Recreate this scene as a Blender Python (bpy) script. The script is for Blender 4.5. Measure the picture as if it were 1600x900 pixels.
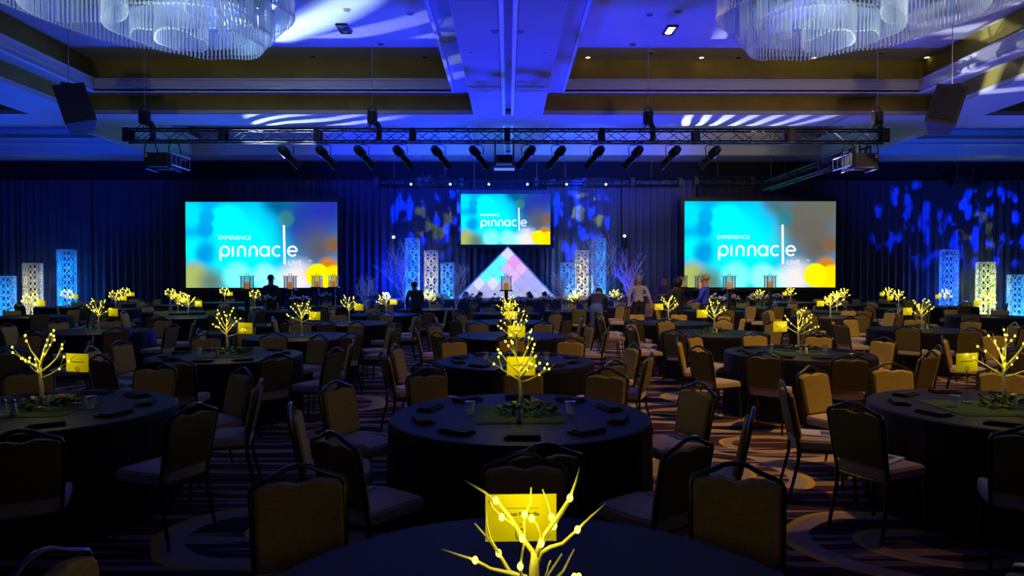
import bpy, math, random
from mathutils import Vector, Matrix
R = math.radians; PI = math.pi
S = bpy.context.scene
for o in list(bpy.data.objects): bpy.data.objects.remove(o)
COL = S.collection
F = 1080.0; VX = 794.0; HZ = 432.0; EYE = 1.75
def P(px, py, D): return Vector(((px-VX)/F*D, D, EYE+(HZ-py)/F*D))

# ------------------------------------------------------------------ camera
cam = bpy.data.cameras.new('camera'); cam.sensor_width = 36; cam.lens = F/1600*36; cam.clip_start = .05; cam.clip_end = 200
co = bpy.data.objects.new('camera', cam); COL.objects.link(co)
co.location = (0, 0, EYE); co.rotation_euler = (PI/2-math.atan((450-HZ)/F), 0, -math.atan((800-VX)/F))
S.camera = co
# ------------------------------------------------------------------ world, exposure
S.view_settings.view_transform = 'Standard'; S.view_settings.look = 'None'
S.view_settings.exposure = 0; S.view_settings.gamma = 1; S.view_settings.use_curve_mapping = False
w = bpy.data.worlds.new('world'); S.world = w; w.use_nodes = True
w.node_tree.nodes['Background'].inputs[0].default_value = (.1, .12, .5, 1)
w.node_tree.nodes['Background'].inputs[1].default_value = .002
# ------------------------------------------------------------------ lights of the room
def spot(name, loc, tgt, ang, power, col, blend=.6, rad=.25):
    l = bpy.data.lights.new(name, 'SPOT'); l.energy = power; l.color = col; l.spot_size = R(ang); l.spot_blend = blend; l.shadow_soft_size = rad
    o = bpy.data.objects.new(name, l); COL.objects.link(o); o.location = loc
    o.rotation_euler = (Vector(tgt)-Vector(loc)).to_track_quat('-Z', 'Y').to_euler()
    return o
def point(name, loc, power, col, rad=.1):
    l = bpy.data.lights.new(name, 'POINT'); l.energy = power; l.color = col; l.shadow_soft_size = rad
    o = bpy.data.objects.new(name, l); COL.objects.link(o); o.location = loc
    return o
def gobo(name, loc, tgt, ang, power, col, kind='leaf', scale=6., lo=.5, hi=.6, sx=1., rot=0., rad=.02, seed=0.):
    o = spot(name, loc, tgt, ang, power, (1, 1, 1), .35, rad); l = o.data; l.use_nodes = True
    nt = l.node_tree; em = nt.nodes['Emission']; em.inputs[0].default_value = (*col, 1)
    tc = nt.nodes.new('ShaderNodeTexCoord'); sp = nt.nodes.new('ShaderNodeSeparateXYZ'); nt.links.new(tc.outputs['Normal'], sp.inputs[0])
    cb = nt.nodes.new('ShaderNodeCombineXYZ')
    for i in range(2):
        d = nt.nodes.new('ShaderNodeMath'); d.operation = 'DIVIDE'; nt.links.new(sp.outputs[i], d.inputs[0]); nt.links.new(sp.outputs[2], d.inputs[1]); nt.links.new(d.outputs[0], cb.inputs[i])
    mp = nt.nodes.new('ShaderNodeMapping'); mp.inputs['Rotation'].default_value = (0, 0, rot); mp.inputs['Scale'].default_value = (sx*scale, scale, 1); mp.inputs['Location'].default_value = (seed, seed*.7, seed)
    nt.links.new(cb.outputs[0], mp.inputs[0])
    if kind == 'leaf':
        t = nt.nodes.new('ShaderNodeTexNoise'); t.inputs['Scale'].default_value = 1; t.inputs['Detail'].default_value = 2.5; out = t.outputs['Fac']
    else:
        t = nt.nodes.new('ShaderNodeTexWave'); t.inputs['Scale'].default_value = 1; t.inputs['Distortion'].default_value = 5; t.inputs['Detail'].default_value = 1.; t.inputs['Detail Scale'].default_value = .8; out = t.outputs['Fac']
    nt.links.new(mp.outputs[0], t.inputs[0])
    mr = nt.nodes.new('ShaderNodeMapRange'); mr.inputs[1].default_value = lo; mr.inputs[2].default_value = hi; nt.links.new(out, mr.inputs[0])
    nt.links.new(mr.outputs[0], em.inputs[1])
    return o
BLUE = (.012, .03, 1); 
# blue wash on the ceiling, from fixtures on the floor by the stage
for x, pw, c in ((-17, 3200, (.004, .06, 1)), (-9.5, 3400, (.004, .07, 1)), (-3.2, 7600, (.006, .02, 1)), (3.2, 7600, (.012, .02, 1)), (9.5, 3000, (.09, .08, 1)), (17, 2600, (.05, .09, 1))):
    spot('ceiling_wash', (x, 25.6, .35), (x*.9, 14.5, 7.5), 78, pw, c, .9, .4)
# dim house light falling on the right half of the room
spot('house_downlight', (5.6, 5.9, 7.9), (4.2, 8.8, 0), 72, 1350, (1, .58, .2), .8, .25)
spot('house_downlight', (12, 8, 7.9), (11, 17, 0), 80, 1500, (1, .58, .22), .8, .25)
spot('house_downlight', (2.6, 12, 7.9), (5.5, 18.0, 0), 62, 1400, (1, .62, .26), .8, .25)
spot('warm_ceiling_fill', (11, 3, 1.5), (7.5, 16, 8.6), 46, 1500, (1, .75, .45), .9, .4)  # unseen warm fill spots, added to lift the ceiling and coffer risers
spot('warm_ceiling_fill', (-9, 3, 1.5), (-7.5, 16, 8.6), 46, 600, (.9, .9, .5), .9, .4)
# blue wash from the truss to the far coffers and the drapes
for x, pw, c in ((-9, 600, (.003, .07, 1)), (-4.8, 4200, (.004, .03, 1)), (-2.2, 4200, (.01, .05, 1)), (0, 2400, (.01, .12, 1)), (2.6, 4200, (.02, .07, 1)), (5.0, 2800, (.05, .08, 1)), (8.2, 420, (.7, .62, .5))):
    spot('truss_uplight', (x, 19.6, 5.0), (x, 27.6, 6.7), 44, pw, c, .8, .3)
for x, pw in ((-13, 170), (-5.5, 420), (0, 620), (5, 420), (13, 40)):
    spot('drape_wash', (x*.8, 19.2, 5.1), (x, 28.7, 3.0), 62, pw, (.0, .003, 1), .9, .2)
spot('drape_wash', (4.5, 21, 6.2), (5.2, 28.7, 3.4), 34, 330, (.5, .5, .8), .9, .2)
spot('side_wash', (-15, 21, 3.5), (-17.5, 27, 6.6), 80, 1300, (.0, .05, 1), .8, .3)
spot('side_wash', (15, 21, 3.5), (17.5, 27, 6.6), 80, 1300, (.0, .07, 1), .8, .3)
# breakup patterns on drapes and ceiling
for x, tx, tz, pw, sd in ((-3.0, -3.2, 4.3, 60000, 1.3), (2.6, 2.6, 4.2, 40000, 4.1), (15.5, 16.8, 4.0, 36000, 7.7), (19, 20, 3.8, 60000, 2.2)):
    gobo('pattern_light', (x, 20, 6.0), (tx, 28.7, tz), 24, pw, (.002, .03, 1), 'leaf', 11, .53, .62, 2.0, 0, .02, sd)
gobo('pattern_light', (-3.2, 20, 6.1), (-3.15, 28.7, 4.15), 12, 8000, (.5, .75, .04), 'leaf', 15, .56, .62, 1, 0, .02, 5.5)
gobo('pattern_light', (2.8, 20, 6.1), (3.1, 28.7, 4.35), 12, 7000, (.5, .75, .06), 'leaf', 15, .55, .62, 1, 0, .02, 3.2)
gobo('pattern_light', (19, 20, 6.1), (19.6, 28.7, 3.6), 12, 4000, (.55, .75, .12), 'leaf', 14, .54, .62, 1, 0, .02, 3.9)
gobo('ceiling_pattern', (-9.5, 25.5, 3.2), (-6.1, 21.2, 6.6), 36, 3800, (.75, .9, 1), 'wave', 3, .45, .7, 1, .6)
gobo('ceiling_pattern', (5, 25.5, 3.2), (7.3, 21.2, 6.6), 44, 3600, (.8, .85, 1), 'wave', 3, .45, .7, 1, -.6, .02, 3)
gobo('ceiling_pattern', (-8, 23, 3.2), (-5.3, 16.4, 8.1), 30, 9000, (.55, .8, 1), 'wave', 1.6, .1, .9, 1, .5, .02, 1)
gobo('ceiling_pattern', (8, 23, 3.2), (6.2, 16.6, 8.1), 14, 1600, (.8, .85, 1), 'wave', 4, .4, .8, 1, .5, .02, 2)
gobo('ceiling_pattern', (8, 22, 3.2), (12.6, 15.2, 7.4), 40, 3800, (.75, .8, 1), 'wave', 1.8, .3, .85, 1, .5, .02, 6)
# blue back light from the stage over the guest tables
for x, pw in ((-6, 150), (0, 300), (5, 30)):
    spot('stage_backlight', (x, 26.5, 5.3), (x*.4-1.0, 7.5, .6), 40, pw, (.006, .03, 1), .7, .2)

# ------------------------------------------------------------------ mesh helpers
class MB:
    def __init__(s): s.v = []; s.f = []; s.m = []
    def add(s, vs, fs, mi=0):
        b = len(s.v); s.v += [tuple(v) for v in vs]; s.f += [tuple(i+b for i in f) for f in fs]; s.m += [mi]*len(fs); return s
    def box(s, c, d, M=None, mi=0):
        x, y, z = d[0]/2, d[1]/2, d[2]/2
        vs = [Vector((a*x, b*y, e*z)) for a in (-1, 1) for b in (-1, 1) for e in (-1, 1)]
        if M is not None: vs = [M @ v for v in vs]
        c = Vector(c)
        return s.add([v+c for v in vs], [(0, 1, 3, 2), (4, 6, 7, 5), (0, 4, 5, 1), (2, 3, 7, 6), (0, 2, 6, 4), (1, 5, 7, 3)], mi)
    def tube(s, pts, r, n=6, mi=0, cap=True):
        pts = [Vector(p) for p in pts]; k = len(pts)
        if not isinstance(r, (list, tuple)): r = [r]*k
        up = None; vs = []
        for i, p in enumerate(pts):
            t = (pts[min(i+1, k-1)]-pts[max(i-1, 0)])
            t = t.normalized() if t.length > 1e-9 else Vector((0, 0, 1))
            if up is None:
                a = Vector((0, 0, 1)) if abs(t.z) < .9 else Vector((1, 0, 0)); up = (a-t*a.dot(t)).normalized()
            else:
                up = up-t*up.dot(t); up = up.normalized() if up.length > 1e-6 else t.orthogonal().normalized()
            b = t.cross(up)
            for j in range(n):
                an = 2*PI*(j+.5)/n; vs.append(p+(up*math.cos(an)+b*math.sin(an))*r[i])
        fs = [(i*n+j, i*n+(j+1) % n, (i+1)*n+(j+1) % n, (i+1)*n+j) for i in range(k-1) for j in range(n)]
        if cap: fs += [tuple(range(n))[::-1], tuple((k-1)*n+j for j in range(n))]
        return s.add(vs, fs, mi)
    def lathe(s, prof, n=16, c=(0, 0, 0), mi=0):
        c = Vector(c); k = len(prof); vs = []
        for r, z in prof:
            for j in range(n): a = 2*PI*j/n; vs.append(c+Vector((r*math.cos(a), r*math.sin(a), z)))
        fs = [(i*n+j, i*n+(j+1) % n, (i+1)*n+(j+1) % n, (i+1)*n+j) for i in range(k-1) for j in range(n)]
        fs += [tuple(range(n))[::-1], tuple((k-1)*n+j for j in range(n))]
        return s.add(vs, fs, mi)
    def sphere(s, c, r, n=8, m=5, mi=0, sq=(1, 1, 1)):
        c = Vector(c); vs = []
        for i in range(1, m):
            t = PI*i/m
            for j in range(n): a = 2*PI*j/n; vs.append(c+Vector((r*sq[0]*math.sin(t)*math.cos(a), r*sq[1]*math.sin(t)*math.sin(a), r*sq[2]*math.cos(t))))
        vs += [c+Vector((0, 0, r*sq[2])), c-Vector((0, 0, r*sq[2]))]; T = len(vs)-2
        fs = [(i*n+j, (i+1)*n+j, (i+1)*n+(j+1) % n, i*n+(j+1) % n) for i in range(m-2) for j in range(n)]
        fs += [(T, j, (j+1) % n) for j in range(n)] + [(T+1, (m-2)*n+(j+1) % n, (m-2)*n+j) for j in range(n)]
        return s.add(vs, fs, mi)
    def prism(s, outline, fn, d0, d1, mi=0):   # outline 2D list; fn(x,z,d) -> 3D
        n = len(outline)
        vs = [fn(x, z, d0) for x, z in outline]+[fn(x, z, d1) for x, z in outline]
        return s.add(vs, [tuple(range(n)), tuple(range(2*n-1, n-1, -1))]+[(j, j+n, (j+1) % n+n, (j+1) % n) for j in range(n)], mi)
    def mesh(s, name, mats, smooth=False):
        me = bpy.data.meshes.new(name); me.from_pydata(s.v, [], s.f)
        for m in (mats if isinstance(mats, (list, tuple)) else [mats]): me.materials.append(m)
        if any(s.m): me.polygons.foreach_set('material_index', s.m)
        if smooth: me.polygons.foreach_set('use_smooth', [True]*len(s.f))
        me.update(); return me
    def build(s, name, mats, parent=None, smooth=False): return link(name, s.mesh(name, mats, smooth), parent)
def link(name, data, parent=None):
    o = bpy.data.objects.new(name, data); COL.objects.link(o)
    if parent is not None: o.parent = parent
    return o
def tag(o, label=None, cat=None, group=None, kind=None):
    for k, v in (('label', label), ('category', cat), ('group', group), ('kind', kind)):
        if v: o[k] = v
    return o
def thing(name, label, cat, loc=(0, 0, 0), rz=0, group=None, rot=None):
    o = link(name, None); o.location = loc; o.rotation_euler = rot if rot else (0, 0, rz); o.empty_display_size = .1
    return tag(o, label, cat, group)
def stuff(o): o['kind'] = 'stuff'; return o

# ------------------------------------------------------------------ materials
MATS = {}
def mat(name, col, rough=.6, metal=0., em=None, es=0., spec=None, bump=None, alpha=1., vary=0., vs=8.):
    if name in MATS: return MATS[name]
    m = bpy.data.materials.new(name); m.use_nodes = True; nt = m.node_tree; b = nt.nodes['Principled BSDF']
    b.inputs['Base Color'].default_value = (*col, 1); b.inputs['Roughness'].default_value = rough; b.inputs['Metallic'].default_value = metal
    if spec is not None: b.inputs['Specular IOR Level'].default_value = spec
    if em: b.inputs['Emission Color'].default_value = (*em, 1); b.inputs['Emission Strength'].default_value = es
    if alpha < 1: b.inputs['Alpha'].default_value = alpha
    if bump or vary:
        tc = nt.nodes.new('ShaderNodeTexCoord'); n = nt.nodes.new('ShaderNodeTexNoise'); n.inputs['Scale'].default_value = (bump[0] if bump else vs); n.inputs['Detail'].default_value = 3
        nt.links.new(tc.outputs['Object'], n.inputs[0])
        if bump:
            bp = nt.nodes.new('ShaderNodeBump'); bp.inputs['Strength'].default_value = bump[1]; bp.inputs['Distance'].default_value = .01
            nt.links.new(n.outputs['Fac'], bp.inputs['Height']); nt.links.new(bp.outputs[0], b.inputs['Normal'])
        if vary:
            mr = nt.nodes.new('ShaderNodeMapRange'); mr.inputs[1].default_value = .3; mr.inputs[2].default_value = .7; mr.inputs[3].default_value = 1-vary; mr.inputs[4].default_value = 1+vary
            mx = nt.nodes.new('ShaderNodeVectorMath'); mx.operation = 'SCALE'; mx.inputs[0].default_value = col
            nt.links.new(n.outputs['Fac'], mr.inputs[0]); nt.links.new(mr.outputs[0], mx.inputs['Scale']); nt.links.new(mx.outputs[0], b.inputs['Base Color'])
    MATS[name] = m; return m
def emis(name, col, st):
    m = mat(name, (.02, .02, .02), .5, 0, col, st)
    m.cycles.emission_sampling = 'NONE'; return m
M_ceil = mat('ceiling_paint', (.46, .46, .48), .8, vary=.06, vs=.6)
M_mould = mat('moulding_paint', (.62, .62, .62), .6)
M_riser = mat('gold_wallcovering', (.34, .27, .03), .7, vary=.2, vs=1.2)
M_slot = mat('slot_lit_tone', (.85, .9, .95), .4)  # paler base colour stands in for light in the recessed channel
M_black = mat('black_metal', (.012, .012, .014), .45, .3)
M_blackp = mat('black_plastic', (.010, .010, .012), .55)
M_chrome = mat('dark_chrome', (.30, .30, .32), .22, 1.)
M_alu = mat('aluminium', (.42, .42, .46), .35, .9)
M_cloth = mat('black_tablecloth', (.006, .006, .008), .65, spec=.28, bump=(60, .15))
M_napkin = mat('black_napkin', (.006, .006, .007), .8)
M_seat = mat('tan_fabric', (.46, .32, .055), .9, bump=(90, .2), vary=.18, vs=70)
M_cream = mat('cream_seat_fabric', (.58, .46, .27), .9, bump=(90, .2), vary=.2, vs=60)
M_back = mat('olive_fabric', (.20, .16, .03), .9, bump=(90, .2), vary=.15, vs=70)
M_frame = mat('bronze_tube', (.10, .09, .08), .25, .9)
M_birch = mat('white_twig', (.75, .72, .62), .7, bump=(150, .2), vary=.2, vs=120)
M_bulb = emis('led_bulb', (1, .86, .05), 7)
M_card = mat('yellow_card', (.86, .80, .02), .7)
M_ink = mat('black_ink', (.03, .03, .02), .8)
M_moss = mat('moss_mat', (.03, .07, .008), .95, bump=(120, .8), vary=.4, vs=60)
M_leaf = mat('leaf_green', (.05, .10, .02), .6, vary=.3, vs=30)
M_petal = mat('white_petal', (.7, .7, .72), .6); M_petal_y = mat('yellow_petal', (.7, .55, .12), .6); M_petal_r = mat('pink_petal', (.6, .2, .15), .6)
M_glass = mat('clear_glass', (.8, .85, .85), .06, 0, spec=.8, alpha=.22)
M_white = mat('lattice_white', (.85, .85, .85), .6)
M_paper = mat('booklet_paper', (.75, .73, .66), .8); M_print = mat('booklet_print', (.12, .12, .11), .8)
M_candle = mat('orange_candle', (.8, .32, .03), .6, 0, (1, .36, .02), .45)
M_stagecol = mat('stage_skirt', (.02, .02, .03), .8); M_deck = mat('stage_deck', (.08, .08, .09), .6)
M_lens = emis('lit_lens', (.8, .85, 1), 6); M_warm = emis('warm_lamp', (1, .8, .45), 2.2); M_pale = mat('pale_fitting', (.8, .8, .8), .4)
M_skin = mat('skin', (.50, .27, .17), .55); M_skin2 = mat('deep_skin', (.16, .08, .05), .55)
M_hair = mat('black_hair', (.012, .010, .010), .6); M_hairg = mat('grey_hair', (.35, .28, .2), .6)
M_eye = mat('eye_dark', (.02, .02, .02), .3); M_lip = mat('lip', (.3, .12, .1), .5)

def carpet():
    m = bpy.data.materials.new('carpet'); m.use_nodes = True; nt = m.node_tree; b = nt.nodes['Principled BSDF']; b.inputs['Roughness'].default_value = .95; b.inputs['Specular IOR Level'].default_value = .1
    L = nt.links.new; N = nt.nodes.new
    tc = N('ShaderNodeTexCoord'); mp = N('ShaderNodeMapping'); mp.inputs['Scale'].default_value = (.35, 7.5, 1); L(tc.outputs['Object'], mp.inputs[0])
    nz = N('ShaderNodeTexNoise'); nz.inputs['Scale'].default_value = 1; nz.inputs['Detail'].default_value = 2; L(mp.outputs[0], nz.inputs[0])
    cr = N('ShaderNodeValToRGB'); cr.color_ramp.interpolation = 'EASE'; e = cr.color_ramp.elements
    e[0].position = .36; e[0].color = (.010, .008, .012, 1); e[1].position = .46; e[1].color = (.085, .030, .018, 1)
    for p, c in ((.53, (.03, .02, .04, 1)), (.58, (.40, .29, .17, 1)), (.66, (.26, .17, .09, 1)), (.72, (.03, .015, .02, 1))):
        x = e.new(p); x.color = c
    L(nz.outputs['Fac'], cr.inputs[0])
    # golden loops: rings around scattered centres
    nd = N('ShaderNodeTexNoise'); nd.inputs['Scale'].default_value = .5; L(tc.outputs['Object'], nd.inputs[0])
    ad = N('ShaderNodeMixRGB'); ad.blend_type = 'ADD'; ad.inputs[0].default_value = .9; L(tc.outputs['Object'], ad.inputs[1]); L(nd.outputs['Color'], ad.inputs[2])
    mp2 = N('ShaderNodeMapping'); mp2.inputs['Scale'].default_value = (.42, .62, 1); L(ad.outputs[0], mp2.inputs[0])
    vo = N('ShaderNodeTexVoronoi'); vo.inputs['Scale'].default_value = 1.; vo.voronoi_dimensions = '2D'; L(mp2.outputs[0], vo.inputs[0])
    prev = cr.outputs[0]
    for c, w_, colr in ((.40, .045, (.42, .32, .20)), (.435, .014, (.62, .42, .05)), (.20, .03, (.38, .28, .15)), (.225, .010, (.62, .42, .05))):
        s1 = N('ShaderNodeMath'); s1.operation = 'SUBTRACT'; L(vo.outputs['Distance'], s1.inputs[0]); s1.inputs[1].default_value = c
        s2 = N('ShaderNodeMath'); s2.operation = 'ABSOLUTE'; L(s1.outputs[0], s2.inputs[0])
        s3 = N('ShaderNodeMath'); s3.operation = 'LESS_THAN'; L(s2.outputs[0], s3.inputs[0]); s3.inputs[1].default_value = w_
        mx = N('ShaderNodeMixRGB'); L(s3.outputs[0], mx.inputs[0]); L(prev, mx.inputs[1]); mx.inputs[2].default_value = (*colr, 1); prev = mx.outputs[0]
    L(prev, b.inputs['Base Color']); return m
M_carpet = carpet()
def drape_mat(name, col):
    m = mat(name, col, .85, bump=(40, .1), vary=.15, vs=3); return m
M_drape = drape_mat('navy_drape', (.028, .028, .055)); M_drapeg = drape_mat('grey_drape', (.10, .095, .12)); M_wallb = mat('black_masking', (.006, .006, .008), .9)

# ------------------------------------------------------------------ room shell
XW = 23.5; YB = 29.3; YN = -7.0; ZS = 6.6
def struct(name, mb, m, label, cat, smooth=False): return tag(mb.build(name, m, None, smooth), label, cat, None, 'structure')
struct('floor', MB().box((0, (YB+YN)/2, -.05), (2*XW, YB-YN, .1)), M_carpet, 'dark striped carpet with golden loops across the whole ballroom', 'floor')
struct('wall_back', MB().box((0, YB+.1, 4.2), (2*XW, .2, 8.4)), M_wallb, 'black masked wall above and behind the stage drapes', 'wall')
struct('wall_left', MB().box((-XW-.1, (YB+YN)/2, 4.2), (.2, YB-YN, 8.4)), M_wallb, 'dark side wall at the left of the ballroom', 'wall')
struct('wall_right', MB().box((XW+.1, (YB+YN)/2, 4.2), (.2, YB-YN, 8.4)), M_wallb, 'dark side wall at the right of the ballroom', 'wall')
struct('wall_rear', MB().box((0, YN-.1, 4.2), (2*XW, .2, 8.4)), M_wallb, 'dark wall behind the camera', 'wall')
xs = [(-XW, -14.3), (-12.6, -1.03), (1.03, 12.6), (14.3, XW)]; ys = [(-5.0, 3.4), (5.0, 20.8), (22.3, 27.7)]
sof = MB()
def slab(x0, x1, y0, y1): sof.box(((x0+x1)/2, (y0+y1)/2, ZS+.06), (x1-x0, y1-y0, .12))
slab(-XW, XW, 27.7, YB); slab(-XW, XW, 20.8, 22.3); slab(-XW, XW, 3.4, 5.0); slab(-XW, XW, YN, -5.0)
for (y0, y1) in ys:
    slab(-14.3, -12.6, y0, y1); slab(12.6, 14.3, y0, y1); slab(-1.03, -.19, y0, y1); slab(.19, 1.03, y0, y1)
    sof.box((0, (y0+y1)/2, ZS+.2), (.38, y1-y0, .08))
struct('ceiling', sof, M_ceil, 'white ceiling soffit and beams between the recessed coffers', 'ceiling')
sl = MB()
for (y0, y1) in ys:
    for x in (-.13, .13): sl.box((x, (y0+y1)/2, ZS+.05), (.09, y1-y0, .14))
struct('trim_1', sl, M_slot, 'pale twin strips along the slot in the centre beam', 'trim')
def ring(mb, x0, x1, y0, y1, z0, z1, t, mi=0):   # a rectangular vertical ring
    zc, h = (z0+z1)/2, z1-z0
    mb.box(((x0+x1)/2, y0-t/2, zc), (x1-x0+2*t, t, h), mi=mi); mb.box(((x0+x1)/2, y1+t/2, zc), (x1-x0+2*t, t, h), mi=mi)
    mb.box((x0-t/2, (y0+y1)/2, zc), (t, y1-y0, h), mi=mi); mb.box((x1+t/2, (y0+y1)/2, zc), (t, y1-y0, h), mi=mi)
def flat(mb, x0, x1, y0, y1, i, z, mi=0):        # horizontal ledge of width i inside the rectangle
    mb.box(((x0+x1)/2, y0+i/2, z+.02), (x1-x0, i, .04), mi=mi); mb.box(((x0+x1)/2, y1-i/2, z+.02), (x1-x0, i, .04), mi=mi)
    mb.box((x0+i/2, (y0+y1)/2, z+.02), (i, y1-y0-2*i, .04), mi=mi); mb.box((x1-i/2, (y0+y1)/2, z+.02), (i, y1-y0-2*i, .04), mi=mi)
tn = 2
for ix, (x0, x1) in enumerate(xs):
    for iy, (y0, y1) in enumerate(ys):
        where = ('far left', 'left centre', 'right centre', 'far right')[ix]+(' rear', ' main', ' stage')[iy]
        hh = (7.14, 7.50, 8.14) if iy < 2 else (7.0, 7.2, 7.6)
        a = MB(); ring(a, x0, x1, y0, y1, ZS+.05, hh[0], .06)
        i = .62 if iy < 2 else .4
        ring(a, x0+i-.3, x1-i+.3, y0+i-.3, y1-i+.3, hh[1], hh[2], .06)
        struct('trim_%d' % tn, a, M_riser if iy < 2 else M_mould, '%s riser bands of the %s coffer' % ('gold covered' if iy < 2 else 'plain white', where), 'trim'); tn += 1
        b = MB(); flat(b, x0, x1, y0, y1, i, hh[0])
        struct('ceiling', b, M_ceil, 'blue lit ledge inside the %s coffer' % where, 'ceiling')
        c = MB(); X0, X1, Y0, Y1 = x0+i, x1-i, y0+i, y1-i; h = hh[1]-hh[0]
        ring(c, X0, X1, Y0, Y1, hh[0], hh[1], .05); ring(c, X0-.02, X1+.02, Y0-.02, Y1+.02, hh[0]-.03, hh[0]+.05, .08)
        flat(c, X0-.04, X1+.04, Y0-.04, Y1+.04, .05, hh[0]+h*.34); flat(c, X0-.05, X1+.05, Y0-.05, Y1+.05, .10, hh[1]-.06)
        ring(c, x0-.0+.02, x1-.02, y0+.02, y1-.02, ZS+.03, ZS+.12, .05)
        struct('trim_%d' % tn, c, M_mould, 'stepped white moulding around the %s coffer' % where, 'trim'); tn += 1
        d = MB().box(((x0+x1)/2, (y0+y1)/2, hh[2]+.05), (x1-x0, y1-y0, .1))
        struct('ceiling', d, M_ceil, 'flat white upper panel of the %s coffer' % where, 'ceiling')

# ------------------------------------------------------------------ drapes along the back
DZ = 5.75
nP = 15; pw = 2*XW/nP
for i in range(nP):
    x0 = -XW+i*pw; rnd = random.Random(50+i); nx = 84; vs = []; fs = []
    for k in range(nx+1):
        u = k/nx; x = x0+.02+u*(pw-.04); ph = rnd.uniform(-.25, .25)
        yy = 28.75+.07*math.sin(u*pw/.30*2*PI+ph)+.03*math.sin(u*pw/.83*2*PI+i)
        for z, s in ((.01, 1.15), (2.2, 1.), (DZ-.3, .8), (DZ, .35)): vs.append((x, 28.75+(yy-28.75)*s, z))
    for k in range(nx):
        for q in range(3): a = k*4+q; fs.append((a, a+4, a+5, a+1))
    n_ = len(vs); vs += [(x, y+.02, z) for x, y, z in vs]
    fs += [tuple(j+n_ for j in f[::-1]) for f in fs]
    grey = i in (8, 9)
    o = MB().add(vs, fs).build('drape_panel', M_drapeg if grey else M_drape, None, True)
    pos = ['leftmost', 'second', 'third', 'fourth', 'fifth', 'sixth', 'seventh', 'eighth', 'ninth', 'tenth', 'eleventh', 'twelfth', 'thirteenth', 'fourteenth', 'rightmost'][i]
    tag(o, '%s pleated %s drape panel hanging behind the stage%s' % (pos, 'grey' if grey else 'navy', '' if i in (0, 14) else ', counted from the left'), 'drape', 'pleated drapes behind the stage')

# ------------------------------------------------------------------ screens
def screen_mat(name, right):
    m = bpy.data.materials.new(name); m.use_nodes = True; nt = m.node_tree; L = nt.links.new; N = nt.nodes.new
    for n in list(nt.nodes): nt.nodes.remove(n)
    out = N('ShaderNodeOutputMaterial'); em = N('ShaderNodeEmission'); L(em.outputs[0], out.inputs[0])
    uv = N('ShaderNodeUVMap'); nz = N('ShaderNodeTexNoise'); nz.inputs['Scale'].default_value = 5; L(uv.outputs[0], nz.inputs[0])
    mpn = N('ShaderNodeVectorMath'); mpn.operation = 'MULTIPLY'; mpn.inputs[1].default_value = (1.78, 1, 0); L(uv.outputs[0], mpn.inputs[0])
    base = N('ShaderNodeRGB'); base.outputs[0].default_value = (.0, .42, .85, 1); prev = base.outputs[0]
    G = (.13, .13, .11) if right else (.012, .06, .36)
    G2 = (.14, .14, .11) if right else (.02, .03, .42)
    B = [(.80, .80, .55, .35, G), (.95, .95, .40, .35, G2), (.60, .95, .22, .2, (.06, .16, .2) if right else (.0, .12, .28)), (.88, .45, .32, .3, (.13, .11, .08) if right else (.10, .10, .14)),
         (.97, .50, .13, .1, (.22, .11, .05)), (.66, .80, .11, .04, (.03, .2, .25)), (.50, .72, .22, .12, (.0, .40, 1)), (.40, .88, .22, .1, (.0, .55, 1)),
         (.38, .45, .52, .3, (0, .95, 1)), (.27, .76, .24, .08, (0, 1, 1)), (.03, .85, .20, .1, (0, .75, 1)), (.14, .82, .10, .03, (0, .42, .85)), (.13, .68, .11, .04, (0, .36, .8)),
         (.04, .45, .18, .1, (0, .9, 1)), (.13, .40, .15, .08, (0, .33, .75)), (.36, .30, .34, .2, (0, .95, 1)), (.05, .10, .22, .1, (.40, .48, .12)), (.17, .06, .20, .15, (.12, .22, .16)),
         (.34, .12, .19, .08, (.20, .95, .95)), (.52, .12, .17, .07, (.28, 1, .95)), (.62, .05, .2, .1, (.3, .95, .95)), (.74, .11, .24, .14, (.85, .80, .82)), (.82, .17, .10, .1, (.8, .6, .4)),
         (.94, .22, .15, .06, (.62, .22, .01)), (.98, .07, .20, .03, (1, .76, 0)), (.87, .14, .145, .015, (1, .88, 0))]
    for u, v, r, soft, c in B:
        s = N('ShaderNodeVectorMath'); s.operation = 'DISTANCE'; L(mpn.outputs[0], s.inputs[0]); s.inputs[1].default_value = (u*1.78, v, 0)
        mr = N('ShaderNodeMapRange'); mr.interpolation_type = 'SMOOTHSTEP'; mr.inputs[1].default_value = r+soft*.4; mr.inputs[2].default_value = max(r-soft*1.2, 0); L(s.outputs['Value'], mr.inputs[0])
        mx = N('ShaderNodeMixRGB'); L(mr.outputs[0], mx.inputs[0]); L(prev, mx.inputs[1]); mx.inputs[2].default_value = (*c, 1); prev = mx.outputs[0]
    L(prev, em.inputs[0]); em.inputs[1].default_value = 1.12
    return m
M_scrL = screen_mat('screen_picture_blue', False); M_scrR = screen_mat('screen_picture_grey', True)
M_txt = emis('screen_white', (1, 1, 1), 1.0)
def strokes(mb, pts, th, sc, ox, oz, y):
    P2 = [Vector((p[0]*sc+ox, p[1]*sc+oz)) for p in pts]; k = len(P2); vs = []
    for i, p in enumerate(P2):
        t = (P2[min(i+1, k-1)]-P2[max(i-1, 0)]).normalized(); n = Vector((-t.y, t.x))*th/2
        for q in (p+n, p-n): vs.append((q.x, y, q.y))
    mb.add(vs, [(2*i, 2*i+1, 2*i+3, 2*i+2) for i in range(k-1)])
def arc(cx, cy, rx, ry, a0, a1, n=18): return [(cx+rx*math.cos(R(a0+(a1-a0)*i/n)), cy+ry*math.sin(R(a0+(a1-a0)*i/n))) for i in range(n+1)]
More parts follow.
